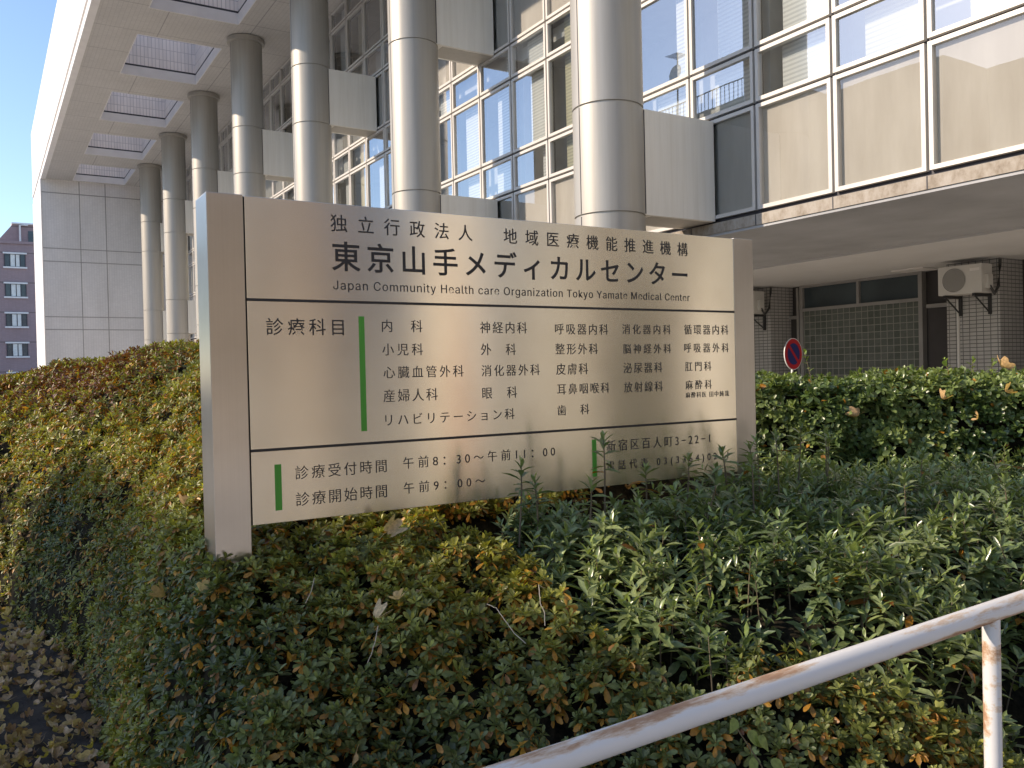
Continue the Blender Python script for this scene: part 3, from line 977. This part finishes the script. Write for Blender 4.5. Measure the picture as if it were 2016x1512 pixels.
azalea_foliage(24000, (-2.5, 3.0), (3.2, 15.), .04, AZ_LEAF_LO, 10, .028)

# ---- broad-leaved azalea in front of the right half of the sign
hi = thing('azalea_bush', 'loose dark green azalea with long pointed leaves growing across the right foot of the sign', 'bush')
hi.location = (3, 2, 0)
HIv = Matrix.Translation((-3, -2, 0))
def hi_mask(X, Y): return (bound_d(X, Y) < .10) & ((X-2.75)*.635+(Y-4.0)*.772 < .02) & (Y < np.where(X > 3.05, 3.0, 2.70)) & (Y > 1.0)
o = link('shade_core', core_mesh(z_hirado, (1.2, 5.6), (.95, 3.0), .05, .20, lambda X, Y: (bound_d(X, Y) < .25) & (Y < np.where(X > 3.05, 3.0, 2.72)) & (X > 1.45)), hi)
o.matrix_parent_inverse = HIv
def shoots(P, A, Ls, nl, leaf, spread, tip_col=.5):
    k = len(P)
    U, V = frame_of(A)
    ph0 = rng.uniform(0, 6.28, k)
    out = [[] for _ in range(6)]
    for j in range(nl):
        t = (j+.5)/nl                         # 0 = tip, 1 = lowest leaf
        ph = ph0+j*2.39996+rng.normal(0, .25, k)
        th = np.radians(spread[0]+(spread[1]-spread[0])*min(1, t*1.35))+rng.normal(0, .17, k)
        rad = np.cos(ph)[:, None]*U+np.sin(ph)[:, None]*V
        d = np.cos(th)[:, None]*A+np.sin(th)[:, None]*rad
        n_ = np.sin(th)[:, None]*A-np.cos(th)[:, None]*rad+rng.normal(0, .15, (k, 3))
        ln = leaf*(.5+.55*min(1, t*2.2))*rng.uniform(.8, 1.2, k)
        out[0].append(P-A*(Ls*(t**1.3))[:, None]); out[1].append(d); out[2].append(n_); out[3].append(ln)
        out[4].append(np.full(k, t)); out[5].append(np.arange(k))
    return [np.concatenate(q) for q in out]
def hi_colours(J, pp, n):
    g1, g2, tip = np.array([.120, .172, .078]), np.array([.230, .280, .115]), np.array([.23, .31, .08])
    col = colmix(np.broadcast_to(g1, (n, 3)), g2, np.clip(.45+vnoise(pp, 4., 2.)+rng.normal(0, .25, n), 0, 1))
    col = colmix(col, tip, np.clip(1-J*5.5, 0, 1)*.8)
    r_ = rng.random(n)
    oc = colmix(np.broadcast_to(np.array([.42, .19, .02]), (n, 3)), np.array([.20, .075, .025]), rng.random(n))
    col = np.where(((r_ < .045) & (J > .6))[:, None], oc, col)
    return col*rng.uniform(.8, 1.2, n)[:, None]
def hirado_foliage(n, depth, lift):
    P, Nn = surf_points(z_hirado, (1.45, 5.6), (1.0, 3.0), n, hi_mask)
    P = P-Nn*(np.abs(rng.normal(0, 1, n))*depth)[:, None]
    P[:, 2] += rng.random(n)**2*lift
    A = unit(.35*Nn+np.array([0, 0, .9])+rng.normal(0, .22, P.shape))
    p, d, n_, L, J, I = shoots(P, A, rng.uniform(.07, .14, n), 12, rng.uniform(.048, .074, n), (22, 100))
    fo = build_leaves(HI_LEAF, p, d, n_, L, hi_colours(J, P[I], len(I)), 'foliage', 'broad_leaf', hi)
    fo.matrix_parent_inverse = HIv
    st = MB()
    for q, a in zip(P[:900], A[:900]):
        a = Vector(a); q = Vector(q)
        st.tube([q-a*.22+Vector((0, 0, -.03)), q-a*.1, q], [.0028, .0022, .0012], 5, False)
    s_ = st.obj('stems', 'stem_brown', hi, True); s_.matrix_parent_inverse = HIv
hirado_foliage(2500, .05, .07)
# tall single shoots standing up in front of the board
for x, y, z, h in ((1.93, 2.50, 1.262, .22), (1.60, 2.46, 1.135, .16), (1.585, 2.52, 1.185, .18), (2.10, 2.47, 1.135, .14), (2.30, 2.45, 1.16, .14), (2.45, 2.42, 1.18, .14), (2.60, 2.42, 1.19, .16), (2.84, 2.5, 1.22, .18), (2.70, 2.48, 1.205, .16), (2.95, 2.46, 1.25, .2), (3.05, 2.40, 1.20, .16), (3.16, 2.5, 1.22, .18), (2.52, 2.34, 1.15, .13), (3.4, 2.2, 1.12, .14), (3.75, 2.1, 1.10, .14), (2.9, 1.95, 1.08, .14), (3.3, 1.8, 1.05, .13), (2.2, 2.2, 1.12, .14), (1.78, 2.38, 1.12, .14)):
    P = np.array([[x, y, z]]); A = unit(np.array([[rng.normal(0, .12), rng.normal(0, .1), 1.]]))
    p, d, n_, L, J, I = shoots(P, A, np.array([h*.62]), 15, np.array([.060]), (12, 92))
    so_ = build_leaves(HI_LEAF, p, d, n_, L, hi_colours(J, P[I], len(I)), 'shoot', 'broad_leaf', hi)
    so_.matrix_parent_inverse = HIv
    st = MB(); a = Vector(A[0]); q = Vector(P[0])
    st.tube([q-a*(h+.1), q-a*h*.5+Vector((.004, 0, 0)), q], [.0035, .003, .0014], 6, False)
    st.obj('stem', 'stem_brown', so_, True)

# ---- clipped glossy hedge behind the sign, right
bh = thing('clipped_hedge', 'clipped glossy green hedge with a flat top along the driveway behind the sign', 'hedge')
bh.location = (4.4, 3.2, 0)
BHv = Matrix.Translation((-4.4, -3.2, 0))
HA, HBp, HT = np.array([2.75, 4.0]), np.array([5.55, 1.70]), 1.43
hdir = (HBp-HA)/np.linalg.norm(HBp-HA); hlen = np.linalg.norm(HBp-HA)
hn = np.array([hdir[1], -hdir[0]])                       # towards the camera
def hedge_pts(n):
    u = rng.uniform(0, hlen, n)
    isf = rng.random(n) < .62
    rr = .12
    v_f = rng.random(n)**.8
    zf = .55+(HT-rr-.55)*v_f
    tt = rng.uniform(0, .9, n)
    wob = .03*np.sin(u*5)+.035*np.sin(u*13+zf*9)*np.sin(zf*14-u*4)-.07*np.exp(-((np.sin(u*7+2*np.sin(zf*6))+np.sin(zf*11+u*2))/.3)**2)
    x = np.where(isf, 0, -tt)                           # offset along hn
    z = np.where(isf, zf, HT+.02*np.sin(u*7)+.02*np.sin(tt*9+u*3))
    edge = (~isf) & (tt < rr)
    an = rng.uniform(0, np.pi/2, n)
    edge = edge | (rng.random(n) < .14)
    x = np.where(edge, -rr+rr*np.cos(an), x)
    z = np.where(edge, HT-rr+rr*np.sin(an)+.02*np.sin(u*7), z)
    P = np.stack([HA[0]+hdir[0]*u+hn[0]*(x+wob), HA[1]+hdir[1]*u+hn[1]*(x+wob), z], -1)
    Nn = np.where(isf[:, None], np.array([hn[0], hn[1], .15]), np.array([0, 0, 1.]))
    Nn = np.where(edge[:, None], np.array([hn[0]*.7, hn[1]*.7, .7]), Nn)
    return P, unit(Nn)
def hedge_foliage(n, depth):
    P, Nn = hedge_pts(n)
    P = P-Nn*(np.abs(rng.normal(0, 1, n))*depth-.01)[:, None]
    A = unit(.7*Nn+np.array([0, 0, .45])+rng.normal(0, .35, P.shape))
    p, d, n_, L, J, I = rosettes(P, A, 8, rng.uniform(.030, .044, n), (20, 100), .35)
    col = colmix(np.broadcast_to(np.array([.075, .125, .040]), p.shape), np.array([.22, .28, .10]), np.clip(.45+.8*vnoise(P[I], 6., 1.)+rng.normal(0, .3, len(I)), 0, 1))
    col = colmix(col, np.array([.17, .22, .05]), np.clip((P[I][:, 2]-1.34)*8, 0, 1)*np.clip(1-J*2, 0, 1)*.7)  # yellow-green tips near the top: sunlight there put into the colour
    r_ = rng.random(len(I))
    col = np.where((r_ < .012)[:, None], np.array([.40, .18, .03]), col)
    col = col*rng.uniform(.75, 1.25, len(I))[:, None]
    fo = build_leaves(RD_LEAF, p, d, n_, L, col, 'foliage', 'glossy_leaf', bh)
    fo.matrix_parent_inverse = BHv
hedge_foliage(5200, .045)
cm = MB()  # dark box put in for the shade behind the hedge leaves
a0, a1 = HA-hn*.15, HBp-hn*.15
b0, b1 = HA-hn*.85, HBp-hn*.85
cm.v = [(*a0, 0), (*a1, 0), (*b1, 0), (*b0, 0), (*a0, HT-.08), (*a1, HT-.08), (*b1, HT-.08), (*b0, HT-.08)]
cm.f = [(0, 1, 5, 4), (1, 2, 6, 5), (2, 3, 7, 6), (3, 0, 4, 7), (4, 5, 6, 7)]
o = cm.obj('shade_core', 'twig_shade', bh); o.matrix_parent_inverse = BHv
# a few unclipped shoots on its top
for (u, dz, off) in ((1.40, .17, -.2), (2.12, .10, -.12), (2.28, .10, -.15), (2.36, .09, -.1), (1.7, .05, -.2), (2.7, .06, -.1)):
    q = HA+hdir*u+hn*off
    P = np.array([[q[0], q[1], HT+dz]]); A = unit(np.array([[rng.normal(0, .2), rng.normal(0, .2), 1.]]))
    p, d, n_, L, J, I = shoots(P, A, np.array([dz*.9+.03]), 10, np.array([.034]), (18, 75))
    col = np.broadcast_to(np.array([.19, .27, .06]), p.shape)*rng.uniform(.7, 1.2, (len(I), 1))
    so_ = build_leaves(RD_LEAF, p, d, n_, L, col, 'shoot', 'glossy_leaf', bh); so_.matrix_parent_inverse = BHv
    st = MB(); a = Vector(A[0]); qq = Vector(P[0])
    st.tube([qq-a*(dz+.1), qq], [.003, .0015], 5, False).obj('stem', 'stem_brown', so_, True)

# ---- planting bed and leaf litter
sb = MB()
xs = np.linspace(-1.4, 8.2, 49); ys_ = np.linspace(.98, 17.0, 81)
def zs(x, y): return .13+.05*min(1, max(0, (y-2)/3))+.018*math.sin(5*x+y)+.015*math.sin(3.1*y-x*2)
vid = {}
for i, x in enumerate(xs):
    for j, y in enumerate(ys_):
        vid[i, j] = len(sb.v); sb.v.append((x, y, zs(x, y) if 0 < i < 48 and 0 < j < 80 else -.02))
for i in range(48):
    for j in range(80):
        if xs[i] > 5.6: continue
        sb.f.append((vid[i, j], vid[i+1, j], vid[i+1, j+1], vid[i, j+1]))
bed = sb.obj('soil_bed', 'soil', None, True)
structure(bed, 'dark soil of the planting bed strewn with dead leaves', 'soil')

def dead_leaf_shape(r, lobes=5, seed=0, curl=.35):
    """a dry plane-tree leaf: lobed outline, curled across and along, with a stalk; returns verts, faces"""
    rr = random.Random(seed)
    v, f = [(0, 0, 0)], []
    n = 26
    ring = []
    for k in range(n+1):
        a = -2.6+5.2*k/n
        rad = r*(.62+.30*abs(math.cos(a*lobes/2.0))**.8+.08*rr.random())*(1.-.12*abs(a)/2.6)
        ring.append((rad*math.cos(a), rad*math.sin(a)))
    for s_ in (.5, 1.):
        for (x, y) in ring:
            v.append((x*s_, y*s_, 0))
    for k in range(n):
        f.append((0, 1+k, 2+k))
        f.append((1+k, n+2+k, n+3+k, 2+k))
    cx, cy = rr.uniform(.6, 1.4)*curl, rr.uniform(.3, 1.)*curl
    out = []
    for x, y, z in v:
        q = (y/r)**2*cy*r*1.3+(x/r)**2*cx*r*.7*(1 if x > 0 else .4)
        q += .05*r*math.sin(5*x/r+seed)+.05*r*math.cos(6*y/r+seed*2)
        out.append((x, y*(1-.25*cy), q))
    b = len(out)
    pts = [(-.05*r, 0, .0), (-.6*r, .05*r, .04*r), (-1.2*r, .0, .16*r)]
    w = .016*r
    for (x, y, z) in pts:
        out += [(x, y-w, z), (x, y+w, z)]
    f += [(b, b+2, b+3, b+1), (b+2, b+4, b+5, b+3)]
    return out, f
def leaf_obj_mesh(seed, r, col, curl):
    v, f = dead_leaf_shape(r, 5, seed, curl)
    me = bpy.data.meshes.new('fallen_leaf')
    me.from_pydata(v, [], f)
    at = me.attributes.new('leaf_colour', 'FLOAT_COLOR', 'POINT')
    c = np.ones((len(v), 4), np.float32); c[:, :3] = col
    at.data.foreach_set('color', c.ravel())
    me.polygons.foreach_set('use_smooth', np.ones(len(me.polygons), bool))
    me.materials.append(MATS['dead_leaf'])
    return me
# litter on the bed: nobody could count it
lv, lf, lc = [], [], []
for k in range(6500):
    u_ = random.random()
    y = 2.6+8.0*u_**1.5
    x = random.uniform(-1.2, float(np.interp(y, [2.9, 4.4, 5.7, 7, 9, 16], [.5, .5, .3, -.1, -.6, -2.2])))
    if k % 9 == 0: x, y = random.uniform(-1.2, .3), random.uniform(1.2, 3.)
    r_ = random.uniform(.014, .034)
    v, f = dead_leaf_shape(r_, random.choice([3, 5]), k, random.uniform(.5, 1.9))
    M = Matrix.Translation((x, y, zs(x, y)+random.uniform(.004, .04))) @ Matrix.Rotation(random.uniform(0, 6.28), 4, 'Z') @ Matrix.Rotation(random.gauss(0, .75), 4, 'X') @ Matrix.Rotation(random.gauss(0, .6), 4, 'Y')
    o_ = len(lv)
    lv += [tuple(M @ Vector(p)) for p in v]; lf += [tuple(o_+i for i in q) for q in f]
    t = random.random()
    base = np.array([.66, .49, .32])*(1-t)+np.array([.32, .18, .10])*t
    if random.random() < .10: base = np.array([.46, .34, .10])
    lc += [(*(base*random.uniform(.7, 1.2)), 1)]*len(v)
me = bpy.data.meshes.new('leaf_litter')
me.from_pydata(lv, [], lf)
at = me.attributes.new('leaf_colour', 'FLOAT_COLOR', 'POINT'); at.data.foreach_set('color', np.array(lc, np.float32).ravel())
me.materials.append(MATS['dead_leaf'])
lit = link('leaf_litter', me); lit['kind'] = 'stuff'
tag(lit, 'dry brown and tan leaves littering the soil left of the azaleas', 'leaf litter')

# ------------------------------------------------------------------ apartment house far left
ap = thing('apartment_house', 'distant purplish brown tiled apartment house left of the hospital', 'building')
ap.location = (0, 95, 0)
APv = Matrix.Translation((0, -95, 0))
def apart(o): o.parent = ap; o.matrix_parent_inverse = APv; return o
apart(box(-14, 9, 95, 108, -.05, 15.1).obj('wall', 'apartment_tile'))
apart(box(-14.2, 9.2, 94.85, 108.2, 15.1, 15.35).obj('parapet', 'apartment_tile'))
ph = MB()
ph.v = [(1.5, 97, 15.35), (9, 97, 15.35), (9, 106, 15.35), (1.5, 106, 15.35), (3.0, 97, 17.3), (9, 97, 17.3), (9, 106, 17.3), (3.0, 106, 17.3)]
ph.f = [(0, 1, 5, 4), (1, 2, 6, 5), (2, 3, 7, 6), (3, 0, 4, 7), (4, 5, 6, 7)]
po = apart(ph.obj('penthouse', 'apartment_tile'))
o = box(2.9, 9.1, 96.8, 106.1, 17.3, 17.45).obj('roof_edge', 'white_trim', po)
o = box(4.3, 6.6, 96.93, 96.99, 15.45, 16.7).obj('window', 'apt_glass', po)
o = MB().tube([(3.6, 96.8, 15.4), (3.6, 96.8, 17.2), (4.3, 96.8, 17.25)], .09, 8).obj('pipe', 'white_trim', po)
for xw in (2.15, -3.0):
    for zw in (12.9, 10.05, 7.2, 4.35, 1.5):
        w = apart(box(xw, xw+1.78, 94.96, 95.02, zw, zw+1.2).obj('window', 'apt_glass'))
        m_ = MB()
        for dx in (0, .45, .90, 1.28, 1.71):
            m_.box(xw+dx, xw+dx+.07, 94.92, 94.97, zw, zw+1.2)
        m_.obj('frame', 'mullion_dark', w)
        box(xw+.5, xw+1.3, 94.945, 94.955, zw+.04, zw+1.16).obj('curtain', 'apt_curtain', w)
        MB().box(xw-.1, xw+1.9, 94.8, 95.0, zw-.16, zw-.01).box(xw-.1, xw+1.9, 94.8, 95.0, zw+1.21, zw+1.36).obj('sill', 'white_trim', w)

def block(name, label, x0, x1, y0, y1, h, mat_y, mat_x, win=None):
    t = thing(name, label, 'building')
    t.location = ((x0+x1)/2, (y0+y1)/2, 0)
    v = Matrix.Translation((-(x0+x1)/2, -(y0+y1)/2, 0))
    def add(o): o.parent = t; o.matrix_parent_inverse = v; return o
    w = MB().quad((x1, y0, -.05), (x1, y1, -.05), (x1, y1, h), (x1, y0, h)).quad((x0, y1, -.05), (x0, y0, -.05), (x0, y0, h), (x0, y1, h))
    add(w.obj('wall', mat_y))
    w = MB().quad((x0, y0, -.05), (x1, y0, -.05), (x1, y0, h), (x0, y0, h)).quad((x1, y1, -.05), (x0, y1, -.05), (x0, y1, h), (x1, y1, h))
    add(w.obj('gable_wall', mat_x))
    add(MB().quad((x0, y0, h-.02), (x1, y0, h-.02), (x1, y1, h-.02), (x0, y1, h-.02)).obj('roof', 'roof_grey'))
    return t, add
# ------------------------------------------------------------------ street side, unseen: blocks mirrored in the glass, others added for shade and reflections
q, qa = block('office_building', 'slim pale block left of the camera, added to shade the front azaleas', -26, -18, 8.3, 13.6, 12.2, 'opposite_wall', 'opposite_wall_side')
for yy in (9.6, 12.2):  # unseen block added so that its shadow falls on the front azaleas
    for zz in (1.2, 4.4, 7.6):
        qa(box(-18.02, -17.96, yy-.7, yy+.7, zz, zz+1.5).obj('window', 'apt_glass'))
qa(box(-25, -18.004, 8.32, 11.25, 12.18, 12.46).obj('roof_shade_step', 'opposite_wall'))  # roof step added; its height sets the shade edge on the azaleas
q2, qb = block('office_building', 'long beige flat roofed block far across the street', -80, -50, 12, 36, 23.6, 'opposite_wall', 'opposite_wall_side')
p2, pa = block('office_building', 'taller beige block with a blank wall far across the street', -80, -50, 39.6, 53, 25.8, 'opposite_wall', 'opposite_wall_side')
for add, y0, y1 in ((qb, 14, 35), (pa, 42, 52)):
    for yy in np.arange(y0, y1, 4.5):
        for zz in (2, 6.5, 11):
            add(box(-50.02, -49.95, yy, yy+2., zz, zz+2.2).obj('window', 'apt_glass'))
p3, pb = block('office_building', 'grey block across the street with railings and a dish on its roof', -90, -55, 60, 98, 30.5, 'opposite_wall', 'opposite_wall_side')
rl = MB()
for yy in np.arange(60, 98, .6):
    rl.tube([(-55.4, yy, 30.4), (-55.4, yy, 32.6)], .04, 5)
rl.tube([(-55.4, 60, 32.6), (-55.4, 98, 32.6)], .07, 6)
pb(rl.obj('railing', 'mullion_dark'))
dsh = MB().tube([(-56, 76.0, 30.4), (-56, 76.0, 39)], .09, 8)
for k in range(9):
    dsh.tube([(-56+.2*k-.8, 75, 38.6), (-56+.2*k-.8, 77, 38.6)], .03, 5)
pb(dsh.obj('antenna', 'mullion_dark'))
d_ = MB().lathe(0, 0, [(.04, -.36), (.6, -.24), (1.0, 0), (.96, .04), (.6, -.18)], 24).obj('dish', 'white_trim')
pb(d_); d_.location = (-55.6, 76.0, 36.5); d_.rotation_euler = (0, R(80), 0)
st_, sa = block('reflection_building', 'warm brown building added behind the camera to be mirrored in the steel sign', -14, 8.5, -30, -17, 11, 'street_wall', 'street_wall')  # unseen building added to warm the reflection in the sign
for xx in np.arange(-12, 7, 3.4):
    for zz in (1., 4.2, 7.4):
        sa(box(xx, xx+1.7, -17.0, -16.95, zz, zz+1.9).obj('window', 'apt_glass'))
for nm_, lab_, xa, xb, ya, hh, mm_, gap_ in (('reflection_building', 'pale house added behind the camera as a light streak in the steel sign', 11.5, 16.2, -15.5, 8.5, 'pale_wall', 2.2),  # added blocks and gaps whose contrast gives the sign its streaks
                                    ('reflection_building', 'narrow dark grey block added behind the camera as a dark streak in the steel sign', 17.3, 19.8, -15.8, 12, 'ac_dark', 1.2),
                                    ('reflection_building', 'wide cream building added behind the camera for the right end of the steel sign to mirror', 20.4, 34, -15.2, 9.5, 'pale_wall', 3.4)):
    s2_, sb_ = block(nm_, lab_, xa, xb, -28, ya, hh, mm_, mm_)
    for xx in np.arange(xa+.6, xb-1.4, gap_+1):
        for zz in (1., 4.2):
            sb_(box(xx, xx+1.2, ya, ya+.05, zz, zz+1.7).obj('window', 'apt_glass'))
def reflection_tree(x, y, h, rad, label, cols, n):  # unseen trees, added for what the steel mirrors
    t = thing('reflection_tree', label, 'tree', 'unseen trees added for reflections')
    t.location = (x, y, 0)
    tb = MB()
    tb.tube([(0, 0, -.05), (.05, .02, h*.25), (-.03, .05, h*.5), (0, 0, h*.85)], [.2, .16, .12, .03], 10)
    for k in range(9):
        a = k*2.4; z0 = h*(.35+.05*k)
        tb.tube([(0, 0, z0), (.5*rad*math.cos(a), .5*rad*math.sin(a), z0+h*.09), (.9*rad*math.cos(a), .9*rad*math.sin(a), z0+h*.2)], [.07, .045, .012], 6)
    tb.obj('trunk', 'bark', t, True)
    cl = rng.normal(0, 1, (40, 3)); cl = cl/np.linalg.norm(cl, axis=1, keepdims=True)*rng.random((40, 1))**.4
    cen = cl*np.array([rad, rad, h*.30])+np.array([0, 0, h*.68])
    P = cen[rng.integers(0, 40, n)]+rng.normal(0, rad*.17, (n, 3))
    D = rng.normal(0, 1, (n, 3)); Nn = rng.normal(0, .6, (n, 3))+np.array([0, 0, 1.])
    c = np.array(cols)[rng.integers(0, len(cols), n)]*rng.uniform(.7, 1.3, (n, 1))
    build_leaves(RD_LEAF, P, D, Nn, rng.uniform(.11, .2, n), c, 'crown', 'dead_leaf', t)
OC = [(.34, .15, .035), (.28, .10, .03), (.22, .17, .04), (.16, .07, .03)]
reflection_tree(5.0, -8.2, 6.5, 1.5, 'orange leaved tree added behind the camera for a streak in the steel sign', OC, 3500)
reflection_tree(13.0, -9.4, 7.5, 1.2, 'taller brown leaved tree added behind the camera for a dark streak in the steel sign', OC, 4200)

GC = [(.03, .05, .02), (.05, .07, .025), (.02, .035, .015)]  # evergreens added out of view; the post's left face mirrors them dark
reflection_tree(-3.1, 15.0, 5.0, 1.0, 'small dark evergreen added left of the view to darken the post reflection', GC, 3200)
reflection_tree(-4.9, 22.5, 6.5, 1.4, 'taller dark evergreen added left of the view to darken the post reflection', GC, 3600)
gpl = MB(); gpl.box(-.11, .11, -.11, .11, -.05, 1.75).box(-.14, .14, -.14, .14, 1.751, 1.83)  # pillars, pole and bush added unseen as streaks in the sign's reflection
gpo = gpl.obj('reflection_pillar', 'salmon_brick', loc=(4.6, -3.0, 0))
tag(gpo, 'salmon pillar added behind the camera for a pink streak in the steel sign', 'pillar')
wp = MB().box(-.3, .3, -.3, .3, -.05, 2.1).box(-.36, .36, -.36, .36, 2.101, 2.2).obj('reflection_pillar', 'white_trim', loc=(8.75, -3.1, 0))
tag(wp, 'white pillar added behind the camera for a bright streak in the steel sign', 'pillar')
up_ = MB().tube([(0, 0, -.05), (0, 0, 9)], [.17, .12], 14).obj('reflection_pole', 'roof_grey', None, True, loc=(5.9, -4.6, 0))
tag(up_, 'grey pole added behind the camera for a streak in the steel sign', 'pole')
cb_ = thing('reflection_bush', 'dark green cone shaped bush added behind the camera for a dark streak in the steel sign', 'bush')
cb_.location = (7.35, -3.2, 0)
n_ = 3500
zz_ = rng.random(n_)**1.2; an_ = rng.uniform(0, 6.283, n_); rr_ = (.52*(1-zz_*.75))*rng.uniform(.75, 1.05, n_)
P = np.stack([rr_*np.cos(an_), rr_*np.sin(an_), .1+1.75*zz_], -1)
build_leaves(RD_LEAF, P, np.stack([np.cos(an_), np.sin(an_), rng.normal(.5, .5, n_)], -1), rng.normal(0, 1, (n_, 3)), rng.uniform(.05, .09, n_), np.broadcast_to(np.array([.022, .045, .016]), (n_, 3)), 'foliage', 'azalea_leaf', cb_)
MB().lathe(0, 0, [(.42, 0), (.40, .5), (.1, 1.7)], 16).obj('shade_core', 'twig_shade', cb_)  # dark core put in for the shade inside the bush

# ------------------------------------------------------------------ fallen leaves caught on the shrubs
FALL = [  # x, y, radius, tilt_x, tilt_y, spin, curl, shade, label
 (1.143, 2.665, .052, 1.0, -.3, .6, 1.5, 0, 'large curled tan leaf standing on the azaleas just below the sign'),
 (.934, 2.262, .044, 1.2, .5, 2.2, 1.8, 0, 'folded tan leaf upright in the middle of the front azaleas'),
 (.746, 1.995, .062, 1.25, .2, 1.3, 1.2, 1, 'big brown leaf tucked into the azaleas at the bottom edge'),
 (1.00, 2.25, .028, .9, .6, 3.0, 1.2, 0, 'small narrow tan leaf right beside the folded upright leaf'),
 (.543, 2.68, .034, .7, .5, .4, 1.0, 0, 'pale leaf on the azaleas beside the sign post foot'),
 (.505, 3.09, .040, .8, -.4, 4.4, 1.3, 1, 'brown leaf half sunk in azalea left of the steel post'),
 (.636, 3.39, .048, .9, .2, 2.0, 1.1, 1, 'brown leaf on the yellow azaleas above the post foot'),
 (.841, 6.28, .06, .9, .2, 1.0, .9, 0, 'pale leaf on the russet crest of the left azalea bank'),
 (1.098, 2.345, .026, .5, .3, 5.0, .9, 1, 'small brown leaf lying on the azaleas under the sign middle'),
 (1.75, 1.70, .036, .8, .4, 2.5, 1.3, 0, 'crumpled yellow leaf on the right shoulder of the front azaleas'),
]
TW = [([(1.207, 2.123, .838), (1.216, 2.089, .832), (1.206, 2.025, .814), (1.215, 1.995, .785), (1.216, 1.938, .771)], 'pale wiry twig trailing down the middle of the front azaleas'),
      ([(1.362, 2.065, .871), (1.328, 2.039, .890), (1.307, 2.001, .850), (1.292, 1.958, .834), (1.281, 1.941, .806)], 'hooked pale twig right of the trailing wiry twig'),
      ([(.913, 2.215, .805), (.885, 2.166, .783), (.865, 2.15, .753), (.85, 2.14, .736)], 'straight grey stalk below the folded upright leaf'),
      ([(.834, 2.505, .892), (.805, 2.452, .865), (.772, 2.401, .85)], 'short pale stalk on the azaleas near the sign post')]
for pts, lab in TW:
    pts = [Vector(p)+Vector((-.004, -.012, .014)) for p in pts]
    fine = []
    for i in range(len(pts)-1):
        for q in range(4):
            fine.append(pts[i].lerp(pts[i+1], q/4)+Vector((random.uniform(-.0007, .0007), 0, random.uniform(-.0006, .0008))))
    fine.append(pts[-1])
    o = MB().tube(fine, .0013, 5).obj('dry_twig', 'stem_pale', None, True)
    tag(o, lab, 'twig', 'dry twigs on the azaleas')
vn = thing('climbing_vine', 'young vine with heart shaped green leaves climbing behind the handrail', 'vine')
vn.location = (1.46, 1.38, .55)
VV = Matrix.Translation((-1.46, -1.38, -.55))
vst = MB().tube([(1.414, 1.409, .743), (1.428, 1.40, .708), (1.444, 1.389, .673), (1.463, 1.377, .638), (1.484, 1.364, .597), (1.52, 1.40, .5)], .0017, 6).obj('stem', 'stem_brown', vn, True)
vst.matrix_parent_inverse = VV
HEART = leaf_template([-.22, 0, .3, .65, 1.], [.16, .36, .42, .24, .015], .12, .25)
for (x, y, z), r_, dx in (((1.42, 1.382, .71), .030, -1), ((1.449, 1.363, .677), .042, 1), ((1.468, 1.352, .668), .034, .6), ((1.454, 1.359, .62), .030, -1), ((1.493, 1.335, .612), .044, 1)):
    lo = build_leaves(HEART, np.array([[x, y, z]]), np.array([[dx*.7, -.35, -.6]]), np.array([[.1, -.8, .6]]), np.array([r_]), np.array([[.20, .27, .075]]), 'leaf', 'azalea_leaf', vn)
    lo.matrix_parent_inverse = VV
for k, (x, y, r_, tx, ty, sp2, cl, sh, lab) in enumerate(FALL):
    col = [(.66, .49, .30), (.44, .28, .14)][sh]
    me = leaf_obj_mesh(100+k, r_, col, cl)
    o = link('fallen_leaf', me)
    zz = float(z_azalea(np.array([x]), np.array([y]))[0])
    o.location = (x, y, zz+.03)
    o.rotation_euler = (tx, ty, sp2)
    tag(o, lab, 'fallen leaf', 'dead leaves caught on the shrubs')
FALL2 = [(2.05, .06, 1.30, .055, .6, .3, 1.0, 'tan leaf caught on the front top edge of the clipped hedge'),
         (2.42, -.1, 1.45, .06, .3, -.3, 2.0, 'large curled tan leaf on top of the clipped hedge at the far right'),
         (2.36, .05, 1.33, .05, .9, .4, .4, 'orange brown leaf hanging on the right of the clipped hedge'),
         (1.62, .05, 1.22, .05, 1.1, .2, 3., 'crumpled orange leaf in the face of the clipped hedge'),
         (2.22, .06, 1.20, .045, 1.2, .1, 4., 'dry leaf hanging low in the right face of the clipped hedge')]
FALL2 = [(HA[0]+hdir[0]*u_+hn[0]*w_, HA[1]+hdir[1]*u_+hn[1]*w_, *r_) for u_, w_, *r_ in FALL2]
for k, (x, y, z, r_, tx, ty, sp2, lab) in enumerate(FALL2):
    o = link('fallen_leaf', leaf_obj_mesh(140+k, r_, (.62, .40, .21), 1.2))
    o.location = (x, y, z+.02); o.rotation_euler = (tx, ty, sp2)
    tag(o, lab, 'fallen leaf', 'dead leaves caught on the shrubs')
